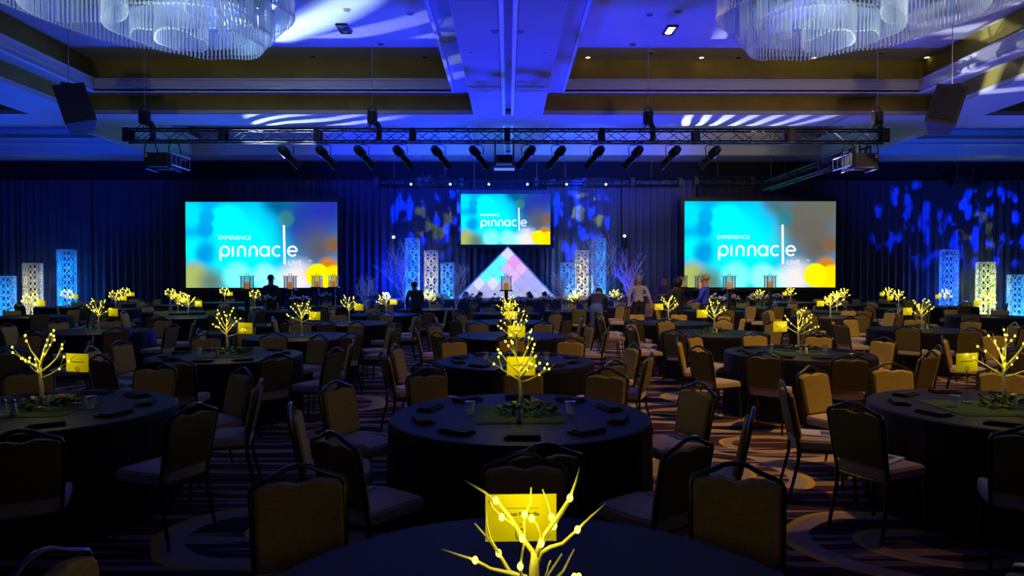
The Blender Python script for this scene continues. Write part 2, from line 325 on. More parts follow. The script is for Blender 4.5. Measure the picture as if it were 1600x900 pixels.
def text(body, size, m, parent, loc, rot, name, align='LEFT', shear=0, bold=0., sx=1., serif=False):
    c = bpy.data.curves.new(name, 'FONT'); c.body = body; c.size = size; c.align_x = align; c.offset = bold; c.resolution_u = 3
    o = bpy.data.objects.new(name, c); COL.objects.link(o)
    dg = bpy.context.evaluated_depsgraph_get(); me = bpy.data.meshes.new_from_object(o.evaluated_get(dg)); bpy.data.objects.remove(o)
    me.materials.clear(); me.materials.append(m)
    t = link(name, me, parent); t.location = loc; t.rotation_euler = rot; t.scale = (sx, 1, 1); return t
def screen(label, x0, x1, z0, z1, y, m, legs, blur=False):
    cx = (x0+x1)/2; t = thing('projection_screen', label, 'screen', (cx, y, 0)); W = x1-x0; H = z1-z0
    me = bpy.data.meshes.new('picture'); me.from_pydata([(-W/2, 0, z0), (W/2, 0, z0), (W/2, 0, z1), (-W/2, 0, z1)], [], [(0, 1, 2, 3)])
    uvl = me.uv_layers.new(name='UVMap')
    for i, uv in enumerate(((0, 0), (1, 0), (1, 1), (0, 1))): uvl.data[i].uv = uv
    me.materials.append(m); pic = link('picture', me, t); tag(pic, 'glowing blurred cyan, blue and yellow light spots')
    fw = .16
    for sx in (-1, 1): MB().box((sx*(W/2+fw/2), .03, (z0+z1)/2), (fw, .1, H+2*fw)).build('frame_side', M_black, t)
    for zz in (z0-fw/2, z1+fw/2): MB().box((0, .03, zz), (W, .1, fw)).build('frame_rail', M_black, t)
    MB().box((0, .05, (z0+z1)/2), (W, .04, H)).build('backing', M_blackp, t)
    if legs:
        for sx in (-1, 1): MB().box((sx*(W/2+fw/2), .06, z0/2-.04), (.1, .08, z0)).box((sx*(W/2+fw/2), .12, .03), (.1, .5, .06)).build('leg', M_black, t)
    if not legs:
        for sx in (-1, 1): MB().tube([(sx*W*.35, .05, z1+fw), (sx*W*.35, .05, ZS)], .01, 5).build('hanging_cable', M_alu, t)
    # lettering
    X = lambda px: -W/2+(px-55)/1432*W
    Z = lambda py: z1-(py-65)/800*H
    yy = -.012; u = W/1432; th = 19*u
    def st(*lines):
        b = MB()
        for n_, pts in enumerate(lines): strokes(b, [(X(p[0]), Z(p[1])) for p in pts], th, 1, 0, 0, yy-.001*n_)
        b.build('letter', M_txt, pic)
    st(arc(424, 524, 41, -44, 0, 360), [(383, 524), (383, 612)])
    st([(500, 478), (500, 574)])
    for nx in (549, 659): st([(nx, 574), (nx, 522)]+arc(nx+33, 516, 33, -36, 180, 0)+[(nx+66, 574)])
    st(arc(798, 524, 41, -44, 0, 360), [(839, 478), (839, 574)])
    st(arc(917, 524, 42, -44, 50, 310)); st(arc(1062, 524, 42, -44, 0, 318), [(1022, 524), (1104, 524)])
    th = 22*u; st([(982, 282), (988, 648)])
    text('EXPERIENCE', 50*u, M_txt, pic, (X(362), yy, Z(414)), (PI/2, 0, 0), 'lettering', sx=1.12)
    text('LIVE', 62*u, M_txt, pic, (X(1022), yy, Z(652)), (PI/2, 0, 0), 'lettering', sx=1.12)
    text('TM', 24*u, M_txt, pic, (X(1208), yy, Z(622)), (PI/2, 0, 0), 'lettering')
    return t
D = 28.0
def sx_(px): return (px-VX)/F*D
def sz_(py): return EYE+(HZ-py)/F*D
screen('wide screen left of the stage with a blue upper right corner', sx_(292), sx_(528), sz_(449.5), sz_(316), D, M_scrL, True)
screen('smallest screen, hung above the pale triangle at centre stage', sx_(720), sx_(860), sz_(382), sz_(303), D+.1, M_scrL, False)
screen('wide screen right of the stage with a grey upper right corner', sx_(1069.5), sx_(1306.5), sz_(449), sz_(314.5), D, M_scrR, True)

# ------------------------------------------------------------------ stage
STZ = .86; SY = 26.3
st_ = thing('stage', 'low dark stage platform below the pale triangle', 'stage', (0, SY, 0))
MB().box((0, 1.0, STZ-.04), (11.6, 2.0, .08)).build('deck', M_deck, st_)
MB().box((0, .02, (STZ-.08)/2), (11.56, .03, STZ-.08)).build('skirt', M_stagecol, st_)
for sx in (-1, 1): MB().box((sx*5.75, 1.0, (STZ-.08)/2), (.03, 1.94, STZ-.08)).build('skirt', M_stagecol, st_)
# triangular set piece of pyramid panels
DT = 27.4
def T3(px, py): return P(px, py, DT)
apex, bl, br = T3(793.5, 385), T3(714.5, 466.3), T3(868.5, 466.3)
tri = thing('triangle_set_piece', 'large pale triangle of pyramid panels standing at centre stage', 'stage set', (0, DT, STZ))
base = Vector((0, DT, STZ))
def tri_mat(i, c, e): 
    return mat('panel_glow_%d' % i, (.8, .8, .82), .6, 0, c, e)  # coloured light on the white panels put in as emission
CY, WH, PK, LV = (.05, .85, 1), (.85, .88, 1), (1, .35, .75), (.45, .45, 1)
glow_mats = {}
a_ = apex-base; ul = (bl-apex)/7; ur = (br-apex)/7
rt = random.Random(4); ci = 0
for i in range(7):
    for j in range(7-i):
        o0 = a_+ul*i+ur*j
        full = i+j < 6
        pts = [o0, o0+ul, o0+ul+ur, o0+ur] if full else [o0, o0+ul, o0+ur]
        cen = sum(pts, Vector())/len(pts); pts = [cen+(p-cen)*.93 for p in pts]
        n = len(pts); pk = cen+Vector((rt.uniform(-.02, .02), -.11, rt.uniform(-.02, .02)))
        mb = MB().add(pts+[pk]+[p+Vector((0, .03, 0)) for p in pts], [(k, (k+1) % n, n) for k in range(n)]+[(k, n+1+k, n+1+(k+1) % n, (k+1) % n) for k in range(n)])
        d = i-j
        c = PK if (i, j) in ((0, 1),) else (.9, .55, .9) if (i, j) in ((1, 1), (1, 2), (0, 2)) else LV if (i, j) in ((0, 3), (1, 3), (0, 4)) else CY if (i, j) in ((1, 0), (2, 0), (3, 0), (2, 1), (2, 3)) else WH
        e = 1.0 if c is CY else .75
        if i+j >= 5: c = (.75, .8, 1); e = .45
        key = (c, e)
        if key not in glow_mats: glow_mats[key] = tri_mat(len(glow_mats), c, e)
        mb.build('panel', glow_mats[key], tri)
fr = MB(); q = [a_, bl-base, br-base]
MBp = [(p+Vector((0, .07, 0))) for p in q]
MB().add([p+Vector((0, .02, 0)) for p in q]+[p+Vector((0, .09, 0)) for p in q], [(0, 1, 2), (5, 4, 3), (0, 3, 4, 1), (1, 4, 5, 2), (2, 5, 3, 0)]).build('backing', M_white, tri)
for a, b in ((0, 1), (0, 2), (1, 2)): MB().tube([q[a], q[b]], .035, 6).build('edge_rail', M_white, tri)
spot('triangle_front_light', (-1.5, 20.2, 5.2), (0, 27.4, 1.9), 16, 60, (.8, .85, 1), .6, .1)
# small floor fixtures in front of the triangle
def par(label, loc, aim, group, lit=None, s=1.):
    t = thing('par_light', label, 'stage light', loc, 0, group)
    d = (Vector(aim)).normalized(); L_ = .24*s
    c = Vector((0, 0, .16*s)); A, B = c-d*L_*.5, c+d*L_*.5
    MB().tube([A-d*.03*s, A, A+d*.05*s, B], [.05*s, .085*s, .1*s, .105*s], 10).build('can', M_black, t, True)
    MB().tube([B-d*.01, B+d*.004], .09*s, 10).build('lens', lit or M_glass, t)
    MB().tube([(-.13*s, 0, .16*s), (-.13*s, 0, 0.012), (.13*s, 0, 0.012), (.13*s, 0, .16*s)], .012, 5).build('yoke', M_black, t)
    return t
for px, w_ in ((727, 'far left'), (749, 'inner left'), (828, 'inner right'), (852, 'far right')):
    p = P(px, 467, 26.75); par('small black uplight on stage floor, %s of the four under the triangle' % w_, (p.x, 26.75, STZ), (.5 if px < 790 else -.5, .5, .8), 'uplights below the triangle')

# lattice columns
M_frost = bpy.data.materials.new('frosted_lattice'); M_frost.use_nodes = True; nt = M_frost.node_tree
tl = nt.nodes.new('ShaderNodeBsdfTranslucent'); tl.inputs[0].default_value = (.85, .85, .85, 1); mxs = nt.nodes.new('ShaderNodeMixShader'); mxs.inputs[0].default_value = .6
pb = nt.nodes['Principled BSDF']; pb.inputs['Base Color'].default_value = (.7, .7, .7, 1); pb.inputs['Roughness'].default_value = .5
nt.links.new(pb.outputs[0], mxs.inputs[1]); nt.links.new(tl.outputs[0], mxs.inputs[2]); nt.links.new(mxs.outputs[0], nt.nodes['Material Output'].inputs[0])
def lattice(label, x, y, z, W, Hh, cells, lampcol, lp, rz, mtop=None):
    t = thing('lattice_column', label, 'column', (x, y, z), rz)
    ch = Hh/cells; h = W/2
    for k in range(4):
        Mz = Matrix.Rotation(k*PI/2, 3, 'Z'); mb = MB(); s = .037
        def bar(a, b, wd=s):
            a, b = Vector((a[0], -h, a[1])), Vector((b[0], -h, b[1])); dv = b-a; n = Vector((0, 1, 0)); sd = dv.normalized().cross(n)*wd/2
            q = [a+sd, a-sd, b-sd, b+sd]; mb.add([Mz @ v for v in q]+[Mz @ (v+n*.02) for v in q], [(0, 1, 2, 3), (7, 6, 5, 4), (0, 4, 5, 1), (1, 5, 6, 2), (2, 6, 7, 3), (3, 7, 4, 0)])
        for c in range(cells+1): bar((-h, c*ch), (h, c*ch), .045)
        for c in range(cells):
            z0, z1 = c*ch, (c+1)*ch
            if c % 2 == 0: seq = [((-h/2, z0), (-h, z1)), ((-h/2, z0), (0, z1)), ((h/2, z0), (0, z1)), ((h/2, z0), (h, z1))]
            else: seq = [((-h, z0), (-h/2, z1)), ((0, z0), (-h/2, z1)), ((0, z0), (h/2, z1)), ((h, z0), (h/2, z1))]
            for a, b in seq: bar(a, b)
        for e in (-1, 1): bar((e*(h-.012), 0), (e*(h-.012), Hh), .02)
        stuff(mb.build('lattice_face', M_frost, t))
    MB().box((0, 0, .015), (W, W, .03)).build('base_plate', M_white, t)
    # lamps inside the frosted column, strongest at the foot
    for f, k in ((.12, 1.), (.42, .55), (.74, .4)): point('column_lamp', (x, y, z+Hh*f), lp*k*4, lampcol, .05)
    return t
CYB = (.0, .25, 1); YEL = (1, .86, .24)
for px, top, c, nm, lp in ((644, 373, CYB, 'tallest blue lattice column left of the triangle', 21), (673, 392, YEL, 'pale yellow lattice column left of the triangle', 7), (699, 411, CYB, 'shortest blue lattice column left of the triangle', 15),
                       (936, 373, CYB, 'tallest blue lattice column right of the triangle', 21), (910, 392, YEL, 'pale yellow lattice column right of the triangle', 7), (887, 411, CYB, 'shortest blue lattice column right of the triangle', 15)):
    y = 27.3; p = P(px, top, y); H_ = p.z-STZ
    lattice(nm, p.x, y+.1, STZ, .52, H_, max(5, round(H_/.235)), c, lp, 0)
for px, top, c, nm, lp, rz in ((107, 391, (.0, .22, 1), 'tallest blue lattice column in the left corner', 23, .35), (54, 412, YEL, 'yellow lattice column in the left corner', 4, .35), (12, 432, CYB, 'shortest blue lattice column at the left edge', 11, .35),
                       (1485, 391, (.0, .09, 1), 'tallest blue lattice column in the right corner', 23, -.35), (1543, 410, (.8, 1, .18), 'yellow green lattice column in the right corner', 13, -.35), (1593, 430, CYB, 'shortest blue lattice column at the right edge', 11, -.35)):
    y = 27.6; p = P(px, top, y)
    lattice(nm, p.x, y, .0, .58, p.z, round(p.z/.235), c, lp, rz)

# bare white branch trees
def bare_tree(label, px, D_, ztop, zbase, spread, seed, beads=12, lean=0., fan=1.):
    x = (px-VX)/F*D_; t = thing('branch_tree', label, 'tree', (x, D_, zbase)); rr = random.Random(seed); H = ztop-zbase
    tr = MB().tube([(0, 0, 0), (.02, 0, H*.25), (-.01+lean*.3, 0, H*.5)], [.035, .03, .022], 6); tr.build('trunk', M_birch, t, True)
    MB().lathe([(.16, 0), (.16, .02), (.04, .04)], 12).build('base', M_birch, t)
    bm = MB(); tips = []
    def grow(p, d, L_, r, dep):
        pts = [p]; n = 4
        for k in range(n):
            d = (d+Vector((rr.uniform(-.16, .16), rr.uniform(-.16, .16), rr.uniform(-.04, .16)))).normalized(); pts.append(pts[-1]+d*L_/n)
        bm.tube(pts, [r*(1-.6*k/n) for k in range(n+1)], 4); tips.append(pts[-1]); tips.append(pts[2])
        if dep > 0:
            for k in (1, 2, 3, 3):
                a = rr.uniform(-1, 1)*.9; nd = (d+Vector((a, rr.uniform(-.7, .7), rr.uniform(-.1, .5)))).normalized(); grow(pts[k], nd, L_*.55, r*.6, dep-1)
    for k in range(9):
        a = k*2.4+rr.uniform(-.4, .4); z = H*(.25+.25*k/8); dx = math.cos(a)*spread/H*1.6*fan+lean
        grow(Vector((lean*.2, 0, z)), Vector((dx, math.sin(a)*spread/H*.9, .9)).normalized(), H*.42*rr.uniform(.8, 1.05), .016, 2)
    mx = max(v[2] for v in bm.v); f = H/mx
    bm.v = [(v[0], v[1], v[2] if v[2] < H*.2 else H*.2+(v[2]-H*.2)*(H*.8)/(mx-H*.2)) for v in bm.v]
    stuff(bm.build('branches', M_birch, t))
    if beads:
        b = MB()
        for p in rr.sample(tips, min(beads, len(tips))):
            z = p.z if p.z < H*.2 else H*.2+(p.z-H*.2)*(H*.8)/(mx-H*.2)
            b.tube([(p.x, p.y, z), (p.x, p.y, z-.05)], .003, 3); b.sphere((p.x, p.y, z-.08), .03, 6, 4)
        stuff(b.build('hanging_beads', M_glass, t, True))
    return t
bare_tree('tall white branch tree with hanging beads beside the left tallest column', 632, 24.8, EYE+1.55, 0, .95, 3, 40, -.28)
bare_tree('low bare white branch tree between left screen and blue spotlight', 572, 24.5, EYE+.18, 0, .55, 8, 16)
bare_tree('slender beaded branch tree in front of the triangle, left corner', 712, 24.6, EYE+.5, 0, .3, 13, 30)
bare_tree('slender beaded branch tree in front of the triangle, right corner', 878, 24.6, EYE+.5, 0, .3, 17, 30)
bare_tree('tallest bare branch tree spreading behind the right blue column', 930, 25.5, EYE+1.8, 0, .95, 23, 18, .1)
bare_tree('bare white branch tree right of the right lattice columns', 984, 23.7, EYE+1.02, 0, .5, 29, 10)

# ------------------------------------------------------------------ trusses
def truss(label, A, B, s, nseg, group=None, plates=True, hang=None):
    A, B = Vector(A), Vector(B); t = thing('lighting_truss', label, 'truss', A, 0, group); d = B-A; Ln = d.length; u = d.normalized(); sd = u.cross(Vector((0, 0, 1))).normalized(); up = Vector((0, 0, 1)); h = s/2
    for a in (-1, 1):
        for b in (-1, 1): MB().tube([sd*h*a+up*h*b, sd*h*a+up*h*b+d], .027, 6).build('chord', M_black, t, True)
    # zig-zag braces, one mesh shared by all of a direction
    sl_ = Ln/nseg; nb = 6; bl_ = sl_/nb
    m1 = MB().tube([-up*h, u*bl_+up*h], .013, 4).mesh('brace', M_black); m2 = MB().tube([up*h, u*bl_-up*h], .013, 4).mesh('brace', M_black)
    for k in range(nseg*nb):
        for a in (-1, 1): o = link('brace', m1 if (k+(a > 0)) % 2 == 0 else m2, t); o.location = u*(k*bl_)+sd*h*a
    fl = MB()
    for k in range(nseg*nb):
        e = 1 if k % 2 else -1
        for b in (-1, 1): fl.tube([u*(k*bl_)+sd*h*e+up*h*b, u*((k+1)*bl_)-sd*h*e+up*h*b], .012, 4)
    stuff(fl.build('flat_braces', M_black, t))
    if plates:
        mp = MB().box((0, 0, 0), (.16, .05, s+.06), Matrix((u, sd, up)).transposed()).mesh('joint_plate', M_black)
        for k in range(nseg+1):
            for a in (-1, 1): o = link('joint_plate', mp, t); o.location = u*(k*sl_)+sd*h*a
    if hang:
        for k in hang: MB().tube([u*(Ln*k)+up*h, u*(Ln*k)+up*(ZS-A.z)], .008, 5).build('hanging_cable', M_alu, t)
    return t
TD = 19.0; ZT = EYE+(HZ-213.5)/F*TD; XA, XB = (205-VX)/F*TD, (1380-VX)/F*TD
truss('long black lighting truss spanning the room before the stage', (XA, TD, ZT), (XB, TD, ZT), .32, 8)
truss('black truss running back to the stage from the right truss end', ((1352-VX)/F*19.3, 19.4, ZT-.36), ((1352-VX)/F*19.3, 26.6, ZT-.36), .3, 3, hang=(.35, .95))
truss('short grey lit drape truss above the left lattice columns', P(590, 285, 27.9), P(722, 285, 27.9), .26, 2, hang=(.2, .8))
truss('drape truss above the right lattice columns', P(838, 285, 27.9), P(1062, 285, 27.9), .26, 3, hang=(.2, .8))
truss('short truss piece hanging over the right wide screen', P(1086, 283, 27.9), P(1262, 283, 27.9), .26, 2, hang=(.2, .8))
truss('short truss piece in the upper right corner of drapes', P(1488, 283, 27.9), P(1530, 283, 27.9), .24, 1, hang=(.2, .8))
# chain hoists on the truss
def hoist(label, px, D_, z, zt):
    x = (px-VX)/F*D_; t = thing('chain_hoist', label, 'hoist', (x, D_, z), 0, 'hoists holding the long truss')
    MB().box((0, 0, .30), (.24, .2, .34)).lathe([(.10, .13), (.13, .2), (.13, .4), (.10, .47)], 10).build('motor', M_black, t)
    MB().tube([(.1, .1, .2), (.16, .12, .05), (.16, .12, -.25), (.05, .1, -.3)], [.06, .08, .08, .03], 8).build('chain_bag', M_blackp, t, True)
    MB().tube([(0, 0, .45), (0, 0, zt-z)], .009, 5).build('chain', M_alu, t)
    MB().tube([(-.12, 0, .5), (0, 0, .62), (.12, 0, .5)], .02, 5).build('hook', M_black, t)
    MB().tube([(0, 0, .15), (-.18, .18, -.05)], .015, 5).tube([(0, 0, .15), (-.18, -.18, -.05)], .015, 5).tube([(0, 0, .15), (.18, .18, -.05)], .015, 5).tube([(0, 0, .15), (.18, -.18, -.05)], .015, 5).build('sling', M_black, t)
for px, w_, zt in ((230, 'at the left end', 8.1), (583, 'between left end and centre', 8.1), (1012, 'between centre and right end', 8.1), (1370, 'at the right end', 8.1)):
    hoist('black chain hoist on the long truss, %s' % w_, px, TD, ZT+.2, zt)
# ellipsoidal spotlights
names12 = ['first', 'second', 'third', 'fourth', 'fifth', 'sixth', 'seventh', 'eighth', 'ninth', 'tenth', 'eleventh', 'twelfth']
def ellipsoidal(label, px, D_, ztop, sgn):
    x = (px-VX)/F*D_; t = thing('ellipsoidal_spotlight', label, 'stage light', (x, D_, ztop), 0, 'spotlights hanging from the long truss')
    d = Vector((sgn*.62, .55, -.72)).normalized(); c = Vector((0, 0, -.36))
    MB().tube([c-d*.34, c-d*.30, c-d*.18, c-d*.02, c], [.05, .10, .13, .13, .08], 10).build('lamp_housing', M_black, t, True)
    MB().tube([c, c+d*.14, c+d*.36, c+d*.38], [.085, .085, .10, .11], 10).build('lens_barrel', M_black, t, True)
    MB().tube([c+d*.372, c+d*.385], .095, 10).build('lens', M_glass, t)
    MB().tube([c+d*.40-Vector((.0, 0, .0)), c+d*.41], .12, 4).build('colour_frame', M_black, t)
    MB().tube([(-.13, 0, -.34), (-.15, 0, -.12), (-.08, 0, -.06), (.08, 0, -.06), (.15, 0, -.12), (.13, 0, -.34)], .012, 5).build('yoke', M_black, t)
    MB().tube([(0, 0, -.07), (0, 0, .02)], .018, 6).box((0, 0, .03), (.06, .09, .07)).build('clamp', M_black, t)
    MB().tube([c-d*.3, c-d*.3+Vector((-.06*sgn, 0, .22)), (-.1*sgn, 0, .05), (0, 0, .04)], .008, 4).build('power_cable', M_blackp, t, True)
for i, px in enumerate((452, 510, 569, 629, 688, 747, 823, 870, 930, 990, 1048, 1110)):
    ellipsoidal('black ellipsoidal spotlight under the long truss, %s from the left' % names12[i], px, TD-.16, ZT-.16-.05, 1 if i < 6 else -1)
# projectors and the confidence monitor hanging below the truss
def projector(label, px, D_, ztop, mir):
    x = (px-VX)/F*D_; t = thing('hanging_projector', label, 'projector', (x, D_, ztop))
    MB().box((0, 0, -.55), (.58, .75, .36)).build('body', M_blackp, t)
    MB().tube([(0, .37, -.55), (0, .52, -.55)], [.11, .10], 12).build('lens', M_black, t)
    MB().box((-.26*mir, -.385, -.45), (.05, .02, .1)).build('side_label', M_petal_y, t)
    for a in (-1, 1):
        for b in (-1, 1): MB().tube([(a*.32, b*.16, .02), (a*.32, b*.34, -.2), (a*.32, b*.34, -.78)], .016, 5).build('frame_post', M_black, t)
    MB().tube([(-.32, -.34, -.78), (.32, -.34, -.78), (.32, .34, -.78), (-.32, .34, -.78), (-.32, -.34, -.78)], .02, 5).build('frame_base', M_black, t)
    br_ = MB(); xo = .38*mir
    for zz in (-.36, -.68): br_.tube([(xo, -.3, zz), (xo+.16*mir, .4, zz-.05)], .018, 5)
    for k in range(5): f = k/4; br_.tube([(xo+.16*mir*f, -.3+.7*f, -.36-.05*f), (xo+.16*mir*f, -.3+.7*f, -.68-.05*f)], .012, 4)
    br_.build('side_bracket', M_alu, t)
projector('black projector hung below the left end of the truss', 258, TD-.05, ZT-.16, 1)
projector('black projector hung below the right end of the truss', 1343, TD-.05, ZT-.16, -1)
t = thing('hanging_monitor', 'black box on a shelf hung under the middle of the truss', 'monitor', ((788-VX)/F*TD, TD-.05, ZT-.16))
for a in (-1, 1): MB().box((a*.25, -.11, -.35), (.04, .04, .76)).build('drop_bar', M_black, t)
MB().box((0, .02, -.50), (.44, .42, .22)).build('box_body', M_blackp, t); MB().box((0, -.195, -.50), (.40, .01, .18)).build('panel', M_black, t)
MB().box((0, 0, -.74), (.56, .46, .03)).box((0, -.22, -.70), (.56, .02, .04)).build('shelf', M_alu, t)
# small lit pars on the pipe above the stage
pp = thing('lighting_pipe', 'thin black pipe carrying small lamps above the centre screen', 'pipe', P(795, 284.5, 27.5)); zz = P(795, 284.5, 27.5).z
MB().tube([(-4.2, 0, 0), (4.2, 0, 0)], .022, 6).build('tube', M_black, pp)
for a in (-3.4, 0, 3.4): MB().tube([(a, 0, 0), (a, 0, ZS-zz)], .008, 5).build('hanging_cable', M_black, pp)
for i, px in enumerate((643, 704, 764, 824, 885, 946)):
    p = Vector(((px-VX)/F*27.5, 27.5, zz-.085)); t = thing('small_stage_lamp', 'tiny lit lamp on the stage pipe, %s from the left' % names12[i], 'stage light', p, 0, 'tiny lamps above the centre screen')
    MB().tube([(0, .1, 0), (0, 0, 0), (0, -.07, -.02)], [.04, .06, .065], 8).build('can', M_black, t, True); MB().sphere((0, -.075, -.022), .042, 8, 5).build('lens', M_lens, t); MB().box((0, 0, .085), (.05, .06, .06)).tube([(0, 0, .06), (0, .02, 0)], .014, 4).build('clamp', M_black, t)
for px, py, D_, nm in ((616, 371, 27.9, 'bright white stage lamp on a stand left of the tall column'), (975, 369, 27.9, 'bright white stage lamp on a stand right of the tall column')):
    p = P(px, py, D_); t = thing('lamp_on_stand', nm, 'stage light', (p.x, D_, STZ)); p.z -= STZ
    MB().tube([(0, 0, .02), (0, 0, p.z-.3)], .025, 6).build('pole', M_black, t)
    for k in range(3): MB().tube([(0, 0, .5), (.4*math.cos(k*2.1), .25*math.sin(k*2.1), .02)], .015, 5).build('leg', M_black, t)
    MB().lathe([(.05, p.z-.55), (.14, p.z-.45), (.14, p.z-.05), (.09, p.z)], 10).build('head', M_black, t, True)
    MB().sphere((0, -.12, p.z), .055, 8, 6).build('lens', M_lens, t)
p = P(605, 461, 26.0); t = par('intense blue spotlight shining from the stage floor at the left', (p.x, 26.0, p.z-.2), (0, -1, .15), None, emis('blue_lens', (.12, .5, 1), 22), 1.15)
MB().tube([(0, 0, 0), (0, 0, -(p.z-.2)+.02)], .02, 6).build('stand', M_black, t)
point('blue_spot_glow', (p.x, 25.7, p.z), 26, (.01, .04, 1), .12); point('blue_spot_glow', (p.x-.1, 28.1, 1.75), 420, (0, .02, 1), .15)
for a in (-2.3, 2.3): spot('drape_uplight', (a, 28.15, STZ+.1), (a, 28.75, 2.6), 100, 22, (.55, .65, 1), .9, .1)

# ------------------------------------------------------------------ ceiling fittings
def downlight(label, px, py, z, lit, r=.11):
    D_ = (z-EYE)*F/(HZ-py); x = (px-VX)/F*D_; t = thing('ceiling_downlight', label, 'ceiling light', (x, D_, z), 0, 'ceiling fittings')
    MB().lathe([(r, -.012), (r, 0), (r*.9, .0)], 14).build('trim_ring', M_mould, t)
    MB().lathe([(r*.8, -.016), (r*.8, -.008)], 12).build('lamp', (M_pale if lit == 2 else M_warm if lit else M_black), t)
lits = [(918, 91), (1095, 91), (1270, 91), (1447, 90)]
for i, (px, py) in enumerate(lits): downlight('small lit warm downlight in the right ceiling panel, %s from the left' % names12[i], px, py, 8.14, True, .085)
offs = [(544, 19), (596, 71), (404, 85), (491, 90), (642, 24), (665, 91)]
for i, (px, py) in enumerate(offs): downlight('dark ceiling fitting in the left ceiling panel, %s listed from the middle' % names12[i], px, py, 8.14, False)
offs = [(1014, 25), (1058, 20), (988, 71), (1016, 84), (1153, 91), (1376, 84), (1200, 84)]
for i, (px, py) in enumerate(offs): downlight('dark ceiling fitting in the right ceiling panel, %s listed from the middle' % names12[i], px, py, 8.14, False)
for i, (px, py) in enumerate([(736, 85), (745, 137), (751, 176), (852, 85), (843, 137), (836, 177)]): downlight('tiny pale fitting on the centre beam, %s side, %s from camera' % ('left' if i < 3 else 'right', names12[i % 3]), px, py, ZS, 2, .04)
for i, (px, py) in enumerate([(774, 52), (813, 52)]): downlight('dark sensor on the centre beam, %s of the slot' % ('left', 'right')[i], px, py, ZS, False, .09)
def boxlight(label, px, py, lit):
    z = 8.14; D_ = (z-EYE)*F/(HZ-py); x = (px-VX)/F*D_; t = thing('recessed_ceiling_light', label, 'ceiling light', (x, D_, z))
    for a in (-1, 1): MB().box((a*.13, 0, -.02), (.03, .6, .05)).build('side_trim', M_black, t)
    for a in (-1, 1): MB().box((0, a*.3, -.02), (.28, .03, .05)).build('end_trim', M_black, t)
    for k in range(3): MB().lathe([(.09, -.03), (.09, -.01)], 10, (0, -.19+.19*k, 0)).build('lamp', M_warm if lit else M_black, t)
boxlight('lit triple lamp light in the right ceiling panel', 1046, 48, True); boxlight('dark triple lamp light in the left ceiling panel', 539, 47, False)

# ------------------------------------------------------------------ chandeliers
def glassrod():
    m = bpy.data.materials.new('crystal_rod'); m.use_nodes = True; nt = m.node_tree; b = nt.nodes['Principled BSDF']
    b.inputs['Base Color'].default_value = (.8, .9, .9, 1); b.inputs['Roughness'].default_value = .15; b.inputs['Alpha'].default_value = .6; return m
M_rod = glassrod(); M_plate = mat('mirror_plate', (.45, .52, .54), .35, .4)
def chandelier(label, x, y, mir, seed):
    t = thing('crystal_chandelier', label, 'chandelier', (x, y, 0)); rr = random.Random(seed)
    rings = [(0, 0, 2.65, 7.00, .62), (-.15*mir, .25, 2.05, 6.86, .7), (.55*mir, .75, 1.55, 6.74, .7), (.75*mir, 1.25, 1.05, 6.66, .6), (1.75*mir, .3, 1.0, 6.92, .6), (-1.45*mir, -.3, 1.15, 6.95, .6), (-.2*mir, 1.45, .75, 6.80, .5), (1.5*mir, 1.3, .55, 6.82, .5)]
    for cx, cy, r, zb, L_ in rings:
        mb = MB(); n = int(2*PI*r/.085)
        for k in range(n):
            a = 2*PI*k/n; px, py = cx+r*math.cos(a), cy+r*math.sin(a); zz = zb+.03*math.sin(5*a)
            mb.tube([(px, py, zz), (px, py, zz+L_)], .016, 4, 0, False); mb.sphere((px, py, zz-.02), .026, 5, 4)
        stuff(mb.build('rod_curtain', M_rod, t))
        mb = MB(); pts = [(cx+(r+.0)*math.cos(2*PI*k/40), cy+r*math.sin(2*PI*k/40), zb+L_) for k in range(41)]
        mb.tube(pts, .02, 5); mb.lathe([(r-.05, zb+L_-.04), (r-.05, zb+L_-.02)], 40, (cx, cy, 0)); mb.build('ring_plate', M_plate, t)
    MB().lathe([(.5, 7.75), (.5, 8.12)], 20).build('canopy', M_plate, t)
    for k in range(5): MB().tube([(1.6*math.cos(k*1.257), 1.6*math.sin(k*1.257), 7.5), (1.6*math.cos(k*1.257), 1.6*math.sin(k*1.257), 8.14)], .015, 5).build('hanger_rod', M_alu, t)
    for dx, dy in ((-1.2, -.6), (1.0, -.9), (0, .6)): spot('chandelier_upfill', (x+dx*1.0, y+dy, 5.9), (x+dx, y+dy+.1, 7.5), 130, 75, (.75, .95, 1), .9, .25)  # unseen spots below the rods, lighting the chandelier from underneath
    return t
chandelier('round crystal rod chandelier at the upper left', -7.0, 13.4, 1, 1)
chandelier('round crystal rod chandelier at the upper right', 6.9, 13.4, -1, 2)

